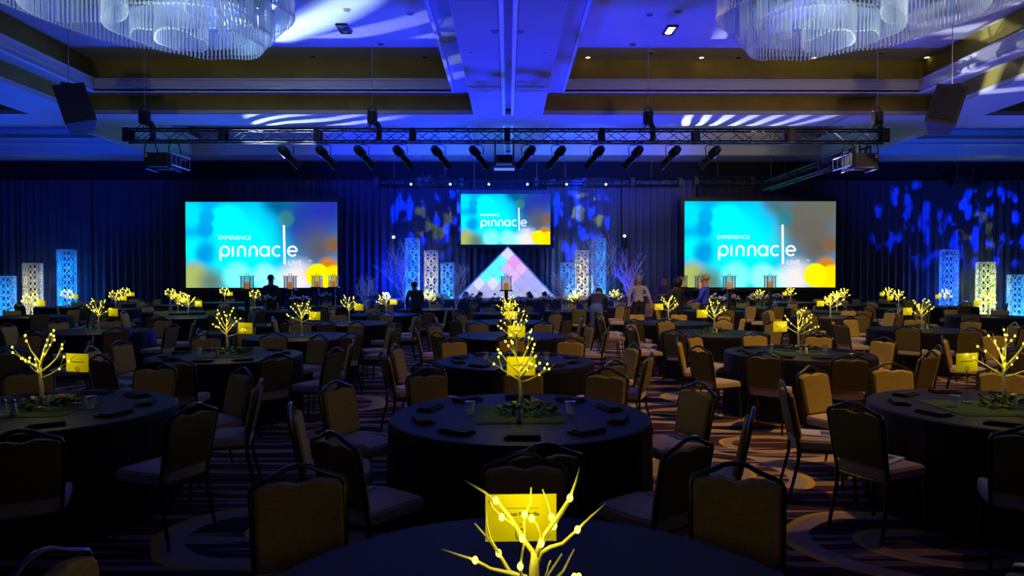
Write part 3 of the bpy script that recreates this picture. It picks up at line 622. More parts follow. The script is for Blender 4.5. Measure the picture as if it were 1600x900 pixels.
# ------------------------------------------------------------------ hanging loudspeakers
def loudspeaker(label, px, py, D_, mir):
    p = P(px, py, D_); t = thing('hanging_loudspeaker', label, 'loudspeaker', p, .5*mir); K = 1.16
    # wedge cabinet: trapezoid in plan, tilted downwards
    Mx = Matrix.Rotation(R(-16), 3, 'X') @ Matrix.Rotation(R(-16*mir), 3, 'Y')
    pts = [(-.29*K, -.26*K), (.29*K, -.26*K), (.2*K, .30*K), (-.2*K, .30*K)]; h = .43*K
    mb = MB(); mb.add([Mx @ Vector((x, y, -h)) for x, y in pts]+[Mx @ Vector((x, y, h)) for x, y in pts], [(3, 2, 1, 0), (4, 5, 6, 7)]+[(k, (k+1) % 4, (k+1) % 4+4, k+4) for k in range(4)]); mb.build('cabinet', M_blackp, t)
    mb = MB(); mb.add([Mx @ Vector((x, -.318, z)) for x, z in ((-.27, -.40), (.27, -.40), (.27, .40), (-.27, .40))]+[Mx @ Vector((x, -.302, z)) for x, z in ((-.27, -.40), (.27, -.40), (.27, .40), (-.27, .40))], [(0, 1, 2, 3), (0, 4, 5, 1), (1, 5, 6, 2), (2, 6, 7, 3), (3, 7, 4, 0)]); mb.build('grille', M_black, t)
    tp = Mx @ Vector((0, 0, h))
    MB().box(tp+Vector((0, 0, .13)), (.34, .14, .07)).tube([tp+Vector((-.12, 0, 0)), tp+Vector((-.12, 0, .12))], .015, 5).tube([tp+Vector((.12, 0, 0)), tp+Vector((.12, 0, .12))], .015, 5).build('bracket', M_black, t)
    MB().tube([tp+Vector((0, 0, .15)), (tp.x, tp.y, 8.14-p.z)], .012, 5).build('hanging_cable', M_alu, t)
    return t
loudspeaker('black loudspeaker hanging at the upper left', 123, 172, 16.8, 1)
loudspeaker('black loudspeaker hanging at the upper right', 1477, 172, 16.8, -1)
for label, A, B in (('slack cable from left loudspeaker to the truss', P(150, 195, 16.9), P(205, 208, 19)), ('slack cable from right loudspeaker to the truss', P(1449, 185, 16.9), P(1383, 208, 19))):
    mid = (A+B)/2+Vector((0, 0, -.35)); o = MB().tube([A, (A+mid)/2+Vector((0, 0, -.1)), mid, (mid+B)/2+Vector((0, 0, -.03)), B], .009, 5).build('speaker_cable', M_alu, None, True); tag(o, label, 'cable')

# ------------------------------------------------------------------ chairs
def bk(x, z, d): return Vector((x, -.20-.20*(z-.45)+d, z))
HOOP = [(-.205, .42), (-.215, .60), (-.222, .84), (-.208, .866), (-.15, .886), (-.10, .905), (-.055, .928), (0, .936), (.055, .928), (.10, .905), (.15, .886), (.208, .866), (.222, .84), (.215, .60), (.205, .42)]
HOOP = [(x*.90, .42+(z-.42)*.95) for x, z in HOOP]
PAD = [(-.195, .50), (-.205, .62), (-.208, .835), (-.19, .855), (-.12, .868), (-.07, .872), (-.04, .862), (0, .855), (.04, .862), (.07, .872), (.12, .868), (.19, .855), (.208, .835), (.205, .62), (.195, .50)]
PAD = [(x*.90, .42+(z-.42)*.95) for x, z in PAD]
def pad_mesh(name, m, d0, d1):
    mb = MB(); n = len(PAD); cx, cz = 0, .68; sg = 1 if d1 > d0 else -1
    rings = [[bk(x, z, d0) for x, z in PAD], [bk(x, z, d0+(d1-d0)*.7) for x, z in PAD], [bk(cx+(x-cx)*.92, cz+(z-cz)*.93, d1) for x, z in PAD]]
    vs = sum(rings, []); fs = [(r*n+j, r*n+(j+1) % n, (r+1)*n+(j+1) % n, (r+1)*n+j) for r in range(2) for j in range(n)]
    fs += [tuple(range(2*n, 3*n)), tuple(range(n-1, -1, -1))]
    mb.add(vs, fs); return mb.mesh(name, m)
def seat_mesh():
    mb = MB(); out = []
    for a in range(20):
        t_ = 2*PI*a/20; c, s = math.cos(t_), math.sin(t_); e = .32
        out.append((math.copysign(abs(c)**e, c), math.copysign(abs(s)**e, s)))
    lv = [(.94, .405), (1.0, .42), (1.0, .465), (.95, .485), (.6, .495)]
    vs = []
    for k, z in lv:
        for x, y in out: vs.append((x*.212*k*(1.0 if y > 0 else .96), y*.225*k+.01, z-(.015 if y > .7 else 0)))
    n = 20; fs = [(i*n+j, i*n+(j+1) % n, (i+1)*n+(j+1) % n, (i+1)*n+j) for i in range(len(lv)-1) for j in range(n)]+[tuple(range(n))[::-1], tuple((len(lv)-1)*n+j for j in range(n))]
    mb.add(vs, fs); return mb.mesh('seat', M_cream)
me_seat = seat_mesh(); me_pad = pad_mesh('backrest', M_seat, -.002, .045); me_bpan = pad_mesh('back_panel', M_back, -.002, -.018)
me_hoop = MB().tube([bk(x, z, 0) for x, z in HOOP], .013, 6).mesh('back_frame', M_frame, True)
me_rail = MB().tube([(-.2, -.19, .40), (-.2, .2, .40), (.2, .2, .40), (.2, -.19, .40), (-.2, -.19, .40)], .012, 5).tube([(-.2, .02, .4), (.2, .02, .4)], .01, 5).mesh('seat_frame', M_frame)
me_legs = []
for sx in (-1, 1):
    me_legs.append(MB().tube([(sx*.185, -.195, .43), (sx*.185, -.20, .30), (sx*.195, -.27, .004)], [.013, .013, .012], 6).mesh('leg', M_frame))
    me_legs.append(MB().tube([(sx*.187, .195, .41), (sx*.187, .20, .30), (sx*.192, .225, .004)], [.013, .013, .012], 6).mesh('leg', M_frame))
me_hoop_far = MB().tube([bk(x, z, 0) for x, z in HOOP], .013, 4).mesh('back_frame', M_frame)
NCH = 0
def chair(label, x, y, rz, near, group):
    global NCH; NCH += 1
    t = thing('banquet_chair', label, 'chair', (x, y, 0), rz, group)
    if near:
        for me in (me_seat, me_pad, me_bpan, me_hoop, me_rail): link(me.name.split('.')[0], me, t)
        for me in me_legs: link('leg', me, t)
    else:
        for me in (me_seat, me_pad, me_bpan, me_hoop_far): link(me.name.split('.')[0], me, t)
        for me in me_legs: link('leg', me, t)
    return t
# ------------------------------------------------------------------ tables
TR = .915; TZ = .76
def cloth_mesh(n, seed):
    rr = random.Random(seed); vs = []; k = 72 if n else 40
    ph = [rr.uniform(-.4, .4) for _ in range(k)]
    for r, z, am in ((TR*.5, TZ, 0), (TR-.01, TZ, 0), (TR+.004, TZ-.008, 0), (TR+.012, TZ-.05, .004), (TR+.008, .45, .012), (TR+.015, .012, .018)):
        for j in range(k):
            a = 2*PI*j/k; q = r+am*math.sin(a*k/4+ph[j])+am*.5*math.sin(a*5+seed); vs.append((q*math.cos(a), q*math.sin(a), z))
    fs = [(i*k+j, i*k+(j+1) % k, (i+1)*k+(j+1) % k, (i+1)*k+j) for i in range(5) for j in range(k)]; fs = [f[::-1] for f in fs]+[tuple(range(k))]
    return MB().add(vs, fs).mesh('tablecloth', M_cloth, False)
cl_near = [cloth_mesh(1, s) for s in (1, 2)]; cl_far = cloth_mesh(0, 3)
me_top = MB().lathe([(TR-.03, TZ-.03), (TR-.03, TZ-.012)], 32).mesh('tabletop', M_deck)
def base_mesh():
    b = MB()
    for a in range(4): b.tube([(.45*math.cos(a*PI/2+.8), .45*math.sin(a*PI/2+.8), TZ-.03), (.5*math.cos(a*PI/2+.8), .5*math.sin(a*PI/2+.8), .004)], .018, 5)
    return b.mesh('legs', M_black)
me_base = MB().tube([(.45, 0, TZ-.03), (.5, 0, .004)], .018, 5).mesh('leg', M_black)

# lit twig trees
def litree(seed, h=.54, spread=.23, detail=1):
    rr = random.Random(seed); limbs = []; bulbs = []
    trunk = [(0, 0, 0), (.006, .004, h*.25), (-.004, .0, h*.48), (.002, 0, h*.62)]
    def limb(p0, az, el, L_, r, sub):
        pts = [Vector(p0)]; d = Vector((math.cos(az)*math.cos(el), math.sin(az)*math.cos(el), math.sin(el)))
        for k in range(4):
            d = (d+Vector((rr.uniform(-.16, .16), rr.uniform(-.16, .16), rr.uniform(.0, .16)))).normalized(); pts.append(pts[-1]+d*L_/4)
        limbs.append((pts, [r, r*.8, r*.6, r*.35, r*.25])); bulbs.append(pts[3]+d*.004)
        if rr.random() < .45: bulbs.append(pts[2])
        if sub:
            a2 = az+rr.choice((-1, 1))*rr.uniform(.5, .9); limb(pts[2], a2, el+rr.uniform(-.2, .3), L_*.55, r*.6, 0)
    n = 9
    for k in range(n):
        z = h*(.40+.24*k/(n-1)); limb((0, 0, z), k*2.4+rr.uniform(-.3, .3), R(16+46*k/(n-1)), (spread*1.32)*(1.0-.12*k/(n-1)), .0075, 1)
    return trunk, limbs, bulbs
def tree_at(label, x, y, z, near, seed, lp, bs=1., share=None):
    t = thing('lit_twig_tree', label, 'tree', (x, y, z), 0, 'lit twig trees on the tables')
    if share is None:
        tr, lb, bb = litree(seed)
        mt = MB().tube(tr, [.017, .014, .012, .009], 7).lathe([(.03, 0), (.03, .006), (.017, .012)], 8).mesh('trunk', M_birch, True)
        if near:
            link('trunk', mt, t)
            for pts, r in lb: MB().tube(pts, r, 5).build('branch', M_birch, t, True)
            bmsh = MB().sphere((0, 0, 0), .0070, 6, 5, 0, (1, 1, 1.25)).mesh('bulb', M_bulb)
            for b in bb: o = link('bulb', bmsh, t); o.location = b
        else:
            m2 = MB(); m3 = MB()
            for pts, r in lb: m2.tube(pts, r, 4)
            for b in bb: m3.sphere(b, .009*bs, 6, 4)
            share = (mt, m2.mesh('branches', M_birch), m3.mesh('bulbs', M_bulb))
    if share is not None:
        link('trunk', share[0], t); stuff(link('branches', share[1], t)); stuff(link('bulbs', share[2], t)); t.rotation_euler.z = seed*1.7
    point('twig_tree_glow', (x, y, z+.37), lp, (1, .82, .02), .10)
    return t, share
CARDW, CARDH = .21, .14
def card_at(label, x, y, z, h, near, seed, rz=0.):
    t = thing('card_holder', label, 'sign', (x, y, z), rz, 'yellow table cards')
    MB().lathe([(.035, 0), (.035, .006), (.008, .012)], 12).build('base', M_chrome, t); MB().tube([(0, 0, .01), (0, 0, h)], .003, 5).build('rod', M_chrome, t)
    MB().tube([(0, -.004, h)]+[(.016*math.sin(a), -.004, h+.016-.016*math.cos(a)) for a in [k*PI/6 for k in range(13)]], .0018, 4).build('clip', M_chrome, t)
    c = MB().box((0, 0, h+CARDH/2-.006), (CARDW, .0022, CARDH)).build('card', M_card, t)
    if near:
        MB().box((0, -.0016, h+CARDH*.66), (CARDW*.5, .0006, .0012)).build('print_rule', M_ink, c)
        if near == 2:
            text('Sunset Nashville', .0165, M_ink, c, (0, -.0018, h+CARDH*.50), (PI/2, 0, 0), 'lettering', 'CENTER', 0, .0003)
            text('at', .010, M_ink, c, (0, -.0018, h+CARDH*.30), (PI/2, 0, 0), 'lettering', 'CENTER')
        else:
            MB().box((0, -.0016, h+CARDH*.5), (CARDW*.6, .0006, .006)).build('print_line', M_ink, c)
    return t
me_mat = {}
def moss(label, x, y, rz, sx=.62, sy=.62):
    rr = random.Random(int(x*100)); mb = MB(); n = 14; vs = []; 
    for i in range(n+1):
        for j in range(n+1):
            ed = i in (0, n) or j in (0, n); vs.append(((i/n-.5)*sx, (j/n-.5)*sy, .003 if ed else .006+rr.uniform(0, .006)))
    fs = [(i*(n+1)+j, (i+1)*(n+1)+j, (i+1)*(n+1)+j+1, i*(n+1)+j+1) for i in range(n) for j in range(n)]
    b = len(vs); vs += [(-sx/2, -sy/2, 0), (sx/2, -sy/2, 0), (sx/2, sy/2, 0), (-sx/2, sy/2, 0)]; fs.append((b+3, b+2, b+1, b))
    o = MB().add(vs, fs).build('moss_mat', M_moss); o.location = (x, y, TZ+.001); o.rotation_euler.z = rz; return tag(o, label, 'table mat', 'moss mats')
def leaves(mb, n, rx, ry, rz_, seed, L_=.06, W_=.022, z0=.0, cx=0, cy=0, droop=.3):
    rr = random.Random(seed)
    for _ in range(n):
        a = rr.uniform(0, 2*PI); q = math.sqrt(rr.random()); c = Vector((cx+rx*q*math.cos(a), cy+ry*q*math.sin(a), z0+rr.uniform(0, rz_)*(1.1-q*.6)))
        d = Vector((math.cos(a+rr.uniform(-.8, .8)), math.sin(a+rr.uniform(-.8, .8)), rr.uniform(-droop, .8))).normalized(); sd = d.cross(Vector((rr.uniform(-.3, .3), rr.uniform(-.3, .3), 1))).normalized()
        l = L_*rr.uniform(.7, 1.3); w2 = W_*rr.uniform(.7, 1.2); up = sd.cross(d)*.008
        mb.add([c, c+d*l*.5+sd*w2+up, c+d*l, c+d*l*.5-sd*w2+up, c+d*l*.5-up*.3], [(0, 1, 4), (1, 2, 4), (2, 3, 4), (3, 0, 4)])
def greenery(label, x, y, seed, blooms):
    t = thing('greenery_wreath', label, 'greenery', (x, y, TZ+.0135), 0, 'greenery at the tree feet')
    mb = MB(); leaves(mb, 130, .20, .13, .075, seed, .05, .017, .008, 0, 0, .1); stuff(mb.build('foliage', M_leaf, t))
    for bx, by, m, r in blooms:
        b = MB(); 
        for k in range(7): a = k*.9; b.sphere((bx+.35*r*math.cos(a), by+.35*r*math.sin(a), .07+(.01 if k % 2 else 0)), r*.62, 6, 4, 0, (1, 1, .7))
        b.build('blossom', m, t, True)
    return t
def tumbler(label, x, y, s=1.):
    t = thing('glass_tumbler', label, 'glass', (x, y, TZ), 0, 'small glass votives on tables')
    MB().lathe([(.022, .001), (.030, .004), (.026, .03), (.033, .07), (.040, .092), (.038, .092), (.031, .07), (.022, .03), (.018, .012)], 14).build('bowl', M_glass, t, True)
    MB().lathe([(.041, .090), (.042, .093), (.041, .096), (.037, .093)], 14).build('rim', M_chrome, t, True)
def shaker(label, x, y, glassy):
    t = thing('salt_shaker' if glassy else 'pepper_shaker', label, 'shaker', (x, y, TZ+.0135), 0, 'shakers on tables')
    MB().lathe([(.022, 0), (.024, .006), (.016, .05), (.013, .085)], 10).build('body', M_glass if glassy else M_paper, t, True)
    MB().lathe([(.0135, .083), (.015, .09), (.012, .103), (.004, .11)], 10).build('cap', M_chrome, t, True)
def napkin(label, x, y, rz):
    t = MB().box((0, 0, .008), (.22, .12, .014)).box((.01, -.01, .020), (.20, .09, .012)).build('folded_napkin', M_napkin)
    t.location = (x, y, TZ+.001); t.rotation_euler.z = rz; tag(t, label, 'napkin', 'folded napkins on tables')
def booklet(label, x, y, rz, z=.4955):
    t = thing('booklet', label, 'booklet', (x, y, z), rz, 'booklets on chair seats'); MB().box((0, 0, .005), (.22, .28, .008)).build('pages', M_paper, t); MB().box((0, .05, .0097), (.14, .09, .0012)).build('cover_print', M_print, t)

SIDES = ['near', 'near right', 'right near', 'right far', 'far right', 'far', 'far left', 'left far', 'left near', 'near left']
placed = []; TABLES = []
# name, x, y, chairs, lod, phrase, tree?, card offset sign
TAB = [
 ('T0', .075, 1.93, 10, 0, 'the foremost table', 0), ('T1', .085, 4.93, 10, 0, 'the second centre table', 1), ('T2', .09, 8.15, 10, 0, 'the third centre table', 1), ('T3', .04, 11.6, 9, 1, 'the fourth centre table', 1), ('C4', .0, 15.1, 8, 1, 'the fifth centre table', 1), ('C5', -.05, 18.7, 7, 2, 'the sixth centre table', 0),
 ('L1', -3.48, 5.15, 10, 0, 'the nearest left table', 1), ('L2', -3.54, 8.7, 10, 0, 'the second left table', 1), ('L3', -3.42, 11.45, 9, 1, 'the third left table', 1), ('L4', -3.38, 14.7, 9, 1, 'the fourth left table', 1), ('L5', -3.2, 18.1, 7, 2, 'the fifth left table', 1),
 ('R1', 3.72, 5.15, 10, 0, 'the nearest right table', 1), ('R2', 3.77, 8.95, 10, 0, 'the second right table', 1), ('R3', 3.62, 12.1, 9, 1, 'the third right table', 1), ('R4', 3.45, 14.85, 9, 1, 'the fourth right table', 1),
 ('LL0', -7.2, 8.9, 6, 1, 'the left edge table', 1), ('RR0', 7.5, 8.9, 6, 1, 'the right edge table', 1),
 ('LL1', -7.45, 12.6, 9, 1, 'the nearest outer left table', 1), ('LL2', -7.85, 17.0, 8, 2, 'the second outer left table', 1), ('LL3', -8.05, 22.0, 6, 2, 'the third outer left table', 1),
 ('RR1', 7.75, 12.9, 9, 1, 'the nearest outer right table', 1), ('RR2', 7.95, 17.0, 8, 2, 'the second outer right table', 1), ('RR3', 8.05, 22.0, 6, 2, 'the third outer right table', 1),
 ('A', -11.85, 17.2, 8, 2, 'the left corner table', 1), ('A2', 12.0, 17.2, 8, 2, 'the right corner table', 1), ('B', -12.07, 21.3, 6, 2, 'the left corner second table', 1), ('B2', 12.07, 21.3, 6, 2, 'the right corner second table', 1),
 ('G', -9.3, 19.5, 6, 2, 'the left back table', 1), ('G2', 9.35, 19.6, 6, 2, 'the right back table', 1), ('C', -14.5, 22.8, 5, 2, 'the far left corner table', 1), ('C2', 14.5, 22.8, 5, 2, 'the far right corner table', 1),
 ('E', -14.37, 26.0, 4, 2, 'the last left corner table', 1), ('E2', 14.37, 26.0, 4, 2, 'the last right corner table', 1), ('H', -11.8, 24.2, 4, 2, 'the left table before the drapes', 1), ('H2', 11.8, 24.2, 4, 2, 'the right table before the drapes', 1),
 ('I', -10.9, 26.6, 4, 2, 'the table below the left screen', 1), ('I2', 10.9, 26.6, 4, 2, 'the table below the right screen', 1),
 ('V1', -6.5, 20.0, 6, 2, 'the left lantern table', 0), ('V2', -5.9, 23.0, 4, 2, 'the left stage lantern table', 0), ('V3', -2.4, 21.0, 6, 2, 'the flower table left of centre', 1), ('V4', 1.96, 20.0, 6, 2, 'the flower table right of centre', 1), ('V5', 3.46, 22.5, 4, 2, 'the flower table nearest the stage', 1),
 ('V6', 5.9, 20.0, 6, 2, 'the right lantern table', 0), ('V7', 6.1, 23.0, 4, 2, 'the right stage lantern table', 0)]
PEOPLE = [(-7.18, 20.95), (2.35, 18.4), (3.95, 20.9), (5.0, 22.1), (4.55, 18.6), (5.2, 18.2), (-2.6, 19.6)]
tabpos = {n: (x, y) for n, x, y, *_ in TAB}
shares = [None]*4
BOOK = [0]
for ti, (nm, tx, ty, nc, lod, ph, tree) in enumerate(TAB):
    t = thing('banquet_table', 'round table draped in black cloth, %s' % ph, 'table', (tx, ty, 0), ti*.7, 'round black draped tables')
    link('tablecloth', cl_far if lod == 2 else cl_near[ti % 2], t); link('tabletop', me_top, t)
    for k in range(4): o = link('leg', me_base, t); o.rotation_euler.z = k*PI/2
    rr = random.Random(1000+ti); used = set()
    for k in range(nc):
        base_a = {10: k*36, 9: k*40, 8: k*45, 7: k*51.4, 6: k*60, 5: k*72-20, 4: 150-k*40}[nc]
        a = R(-90+base_a+rr.uniform(-5, 5)+(0 if nc > 5 else 90 if nc == 4 else 0)); rad = 1.26+rr.uniform(-.03, .06)
        if lod: rad += rr.uniform(0, .06)
        if nm == 'T1' and k == 0: rad = 1.2
        if nm == 'T0':
            if k > 4: continue
            a = R((2, 45, 90, 136, 174)[k]); rad = (1.22, 1.24, 1.06, 1.24, 1.22)[k]
        cx, cy = tx+rad*math.cos(a), ty+rad*math.sin(a)
        if abs(cx) > 22.5 or cy > 28.2: continue
        if any((cx-q[0])**2+(cy-q[1])**2 < (.62)**2 for q in placed) or any(n2 != nm and (cx-q[0])**2+(cy-q[1])**2 < 1.33**2 for n2, q in tabpos.items()): continue
        if any((cx-q[0])**2+(cy-q[1])**2 < .5**2 for q in PEOPLE): continue
        px = VX+F*cx/max(cy, .3)
        if px < -60 or px > 1660: continue
        placed.append((cx, cy)); rz = a+PI/2+R(rr.uniform(-9, 9))+(R((0, 22, 0, -22, 0)[k]) if nm == 'T0' else 0)
        ang = math.degrees(a)+90; si = int(round(((ang) % 360)/36)) % 10
        while si in used: si = (si+1) % 10
        used.add(si)
        chair('tan banquet chair on the %s side of %s' % (SIDES[si], ph), cx, cy, rz, lod < 1 or (lod == 1 and cy < 12.5), 'banquet chairs around the tables')
        if lod < 2 and tx > -1 and rr.random() < .55 and cy > 4 and math.sin(a) < .75:
            booklet('white booklet on the %s side chair of %s' % (SIDES[si], ph), cx+.0, cy, rz+R(rr.uniform(-15, 15)))
    near = lod == 0
    if lod < 2: moss('square green moss mat on %s' % ph, tx, ty, rr.uniform(-.1, .1)+.0, .62 if nm != 'R1' else .95, .62)
    if tree:
        sg = 1 if tx < -1 else -1 if tx > 1 else 0
        lp = 1.8
        if near: tree_at('lit white twig tree standing on %s' % ph, tx, ty, TZ+.0135, True, 20+ti, lp)
        else:
            bs = 1. if lod == 1 else 1.45; si = (ti % 2)+(2 if lod == 2 else 0)
            _, sh = tree_at('lit white twig tree standing on %s' % ph, tx, ty, TZ+.0135 if lod < 2 else TZ+.002, False, 30+si, lp*(1 if lod == 1 else 1.3), bs, shares[si]); shares[si] = sh
        if not nm.startswith('V'):
            off = sg*.17 if sg else .01
            card_at('yellow table card on a wire holder on %s' % ph, tx+off, ty+.17, TZ+.0135 if lod < 2 else TZ+.002, .25 if lod == 0 else .25, 1 if near else 0, ti, -.25*sg)
    if near and tree:
        greenery('green leaves and blossoms around the tree on %s' % ph, tx+.06, ty+.02, 60+ti, [(.06, .04, M_petal_r if nm != 'R1' else M_petal_y, .022), (-.10, -.05, M_petal_y, .02)])
        for gx, gy, w_ in ((-.36, .02, 'left'), (.36, .02, 'right')): tumbler('small clear glass on the %s of %s' % (w_, ph), tx+gx, ty+gy)
        shaker('clear salt shaker beside the tree on %s' % ph, tx-.08, ty-.26, True); shaker('pale pepper shaker beside the tree on %s' % ph, tx-.01, ty-.265, False)
        for k in range(10):
            a = R(-90+k*36); napkin('black folded napkin on the %s side of %s' % (SIDES[k], ph), tx+.70*math.cos(a), ty+.70*math.sin(a), a+PI/2)
    elif lod == 1 and tree:
        shaker('clear salt shaker beside the tree on %s' % ph, tx-.1, ty-.22, True); shaker('pale pepper shaker beside the tree on %s' % ph, tx-.03, ty-.225, False)
        if tx > 1: greenery('green leaves around the tree foot on %s' % ph, tx, ty, 60+ti, [])

# foremost tree, limbs as they stand
t0x, t0y = (836-VX)/F*1.9, 1.9
tf = thing('lit_twig_tree', 'lit white twig tree standing on the foremost table', 'tree', (t0x, t0y, TZ+.0135), 0, 'lit twig trees on the tables')
def TP(px, py, dy=0.): return P(px, py, t0y+dy)-Vector((t0x, t0y, TZ+.0135))
rr = random.Random(5)
MB().tube([(0, 0, 0), TP(836, 960), TP(835, 890), TP(837, 866)], [.02, .017, .014, .011], 9).lathe([(.04, 0), (.04, .008), (.02, .014)], 12).build('trunk', M_birch, tf, True)
limbs0 = [([(837, 885), (832, 864), (820, 848), (800, 814), (780, 788), (756, 770), (725, 752)], .009, .04), ([(808, 826), (796, 818), (784, 810), (770, 796), (764, 784)], .005, .02), ([(821, 842), (819, 822), (820, 806), (829, 788), (830, 763)], .004, .0),
 ([(838, 872), (842, 852), (846, 838), (838, 820), (831, 812)], .005, -.03), ([(837, 880), (842, 858), (850, 840), (872, 810), (891, 780), (900, 756), (907, 732)], .009, -.03), ([(838, 880), (844, 858), (860, 834), (866, 824), (878, 806), (892, 784)], .006, .02),
 ([(862, 826), (862, 810), (856, 786), (848, 766)], .004, .03), ([(838, 890), (846, 866), (860, 858), (880, 852), (903, 830), (925, 809), (948, 789)], .008, -.02), ([(836, 925), (822, 905), (792, 898), (766, 892), (742, 878), (716, 870), (689, 861)], .008, -.02),
 ([(835, 925), (812, 903), (796, 896), (779, 867), (766, 848), (741, 820)], .008, .03), ([(779, 867), (766, 844), (760, 820), (759, 800)], .004, .04), ([(834, 935), (815, 905), (813, 888), (816, 868), (819, 852)], .006, -.05), ([(837, 930), (850, 912), (858, 900), (879, 868)], .006, .02), ([(838, 940), (862, 915), (880, 896), (898, 861)], .006, .05), ([(850, 912), (856, 895), (857, 888), (861, 879)], .004, -.01)]
for pts, r, dy in limbs0:
    n = len(pts); MB().tube([TP(a, b, dy*(k/(n-1))) for k, (a, b) in enumerate(pts)], [max(r*(1-.7*k/(n-1)), .0026) for k in range(n)], 6).build('branch', M_birch, tf, True)
bme = MB().sphere((0, 0, 0), .0085, 8, 6, 0, (1, 1, 1.3)).mesh('bulb', M_bulb)
for px, py, dy in ((775, 784, .02), (816, 844, .0), (784, 810, .015), (820, 806, 0), (831, 812, -.03), (891, 780, -.025), (866, 824, .01), (862, 810, .02), (846, 852, -.01), (903, 830, -.015), (742, 878, -.015), (779, 867, .02), (813, 888, -.03), (898, 905, .03), (905, 905, 0)):
    o = link('bulb', bme, tf); o.location = TP(px, py, dy-.006)
point('twig_tree_glow', (t0x-.02, t0y-.06, 1.12), 1.9, (1, .82, .02), .08)
p = P(814, 845, 2.03); cd = card_at('yellow table card with a name on the foremost table', p.x, 2.03, TZ+.0135, p.z-TZ-.0135, 2, 0, .03)

# ------------------------------------------------------------------ lanterns and flowers near the stage
def lantern(label, px, D_, ytop=427, zb=TZ):
    x = (px-VX)/F*D_; top = EYE+(HZ-ytop)/F*D_; h = .46; z0 = top-h
    t = thing('candle_lantern', label, 'lantern', (x, D_, z0), 0, 'lanterns with orange candles'); w_ = .13
    for a in (-1, 1):
        for b in (-1, 1): MB().box((a*w_, b*w_, .19), (.018, .018, .36)).build('post', M_black, t)
    MB().box((0, 0, .006), (2*w_+.05, 2*w_+.05, .012)).build('base', M_black, t)
    MB().box((0, 0, .375), (2*w_+.08, 2*w_+.08, .016)).build('roof', M_black, t)
    MB().tube([(-.04, 0, .38), (-.04, 0, .44), (.04, 0, .44), (.04, 0, .38)], .008, 5).build('handle', M_black, t)
    for a in range(4): s, c = round(math.sin(a*PI/2)), round(math.cos(a*PI/2)); MB().box((c*w_, s*w_, .19), (.004 if c else 2*w_-.02, .004 if s else 2*w_-.02, .34)).build('glass_pane', M_glass, t)
    MB().lathe([(.065, .012), (.066, .19), (.06, .2), (.03, .193)], 12).build('candle', M_candle, t, True)
    pd = thing('lantern_stand', label.replace('lantern', 'stand under the lantern', 1).replace('orange candle', 'candle'), 'stand', (x, D_, zb), 0, 'stands below the lanterns')
    MB().box((0, 0, (z0-zb)/2), (.10, .10, z0-zb-.04)).build('post', M_black, pd); MB().box((0, 0, z0-zb-.012), (.36, .36, .024)).build('top', M_black, pd); MB().box((0, 0, .012), (.3, .3, .024)).build('foot', M_black, pd)
for px, D_, w_ in ((387, 20.0, 'leftmost, before the left screen'), (454, 20.0, 'second from left, before the left screen'), (496, 23.0, 'third from left, before the left screen'), (522, 23.0, 'at the right edge of the left screen'),
                   (791, 18.7, 'before the pale triangle'), (1066, 23.0, 'at the left edge of the right screen'), (1096, 20.0, 'second from left, before the right screen'), (1140, 20.0, 'third from left, before the right screen'), (1204, 22.0, 'rightmost, before the right screen')):
    lantern('black lantern with orange candle, %s' % w_, px, D_)
def flowers(label, px, D_, seed, w_=.45, h=.35, z=TZ, m=None, nl=150, nb=40):
    x = (px-VX)/F*D_; t = thing('flower_arrangement', label, 'flowers', (x, D_, z), 0, 'flower arrangements near the stage')
    MB().lathe([(.05, 0), (.07, .03), (.06, .12), (.09, .22), (.08, .22)], 12).build('vase', M_glass, t, True)
    a = MB(); leaves(a, nl, w_, w_*.6, h*.6, seed, .11, .03, .2, 0, 0, .6); stuff(a.build('foliage', M_leaf, t))
    b = MB(); rr = random.Random(seed)
    for _ in range(nb):
        an = rr.uniform(0, 2*PI); q = math.sqrt(rr.random()); b.sphere((w_*q*math.cos(an), w_*.6*q*math.sin(an), .27+h*.75*(1-q*.6)*rr.uniform(.4, 1)), rr.uniform(.025, .045), 6, 4, 0, (1, 1, .75))
    stuff(b.build('blossoms', m or M_petal, t, True))
fl = [(415, 20.1, 'white flowers beside the leftmost lantern'), (470, 19.9, 'white flowers right of the second lantern'), (510, 23.1, 'white flowers at the left screen corner'), (590, 23.4, 'white flowers below the blue spotlight'), (690, 21.1, 'pale flowers below the left columns'), (737, 21.0, 'pale flowers below the triangle, left'),
      (855, 19.6, 'pale flowers below the triangle, right'), (885, 20.1, 'yellow green flowers below the right columns'), (915, 19.9, 'green bouquet behind the bending person'), (962, 22.5, 'flowers below the bare tree at the right'), (1003, 22.3, 'pale flowers before the man in grey'), (1118, 19.9, 'white flowers between the right lanterns'), (1142, 20.4, 'large white bouquet below the third right lantern'), (1185, 21.8, 'white flowers left of the rightmost lantern'), (1212, 22.2, 'white flowers right of the rightmost lantern'), (772, 18.6, 'pale flowers left of the centre lantern'), (815, 18.8, 'pale flowers right of the centre lantern')]
for i, (px, D_, lb) in enumerate(fl): flowers(lb, px, D_, 300+i, .32, .34)

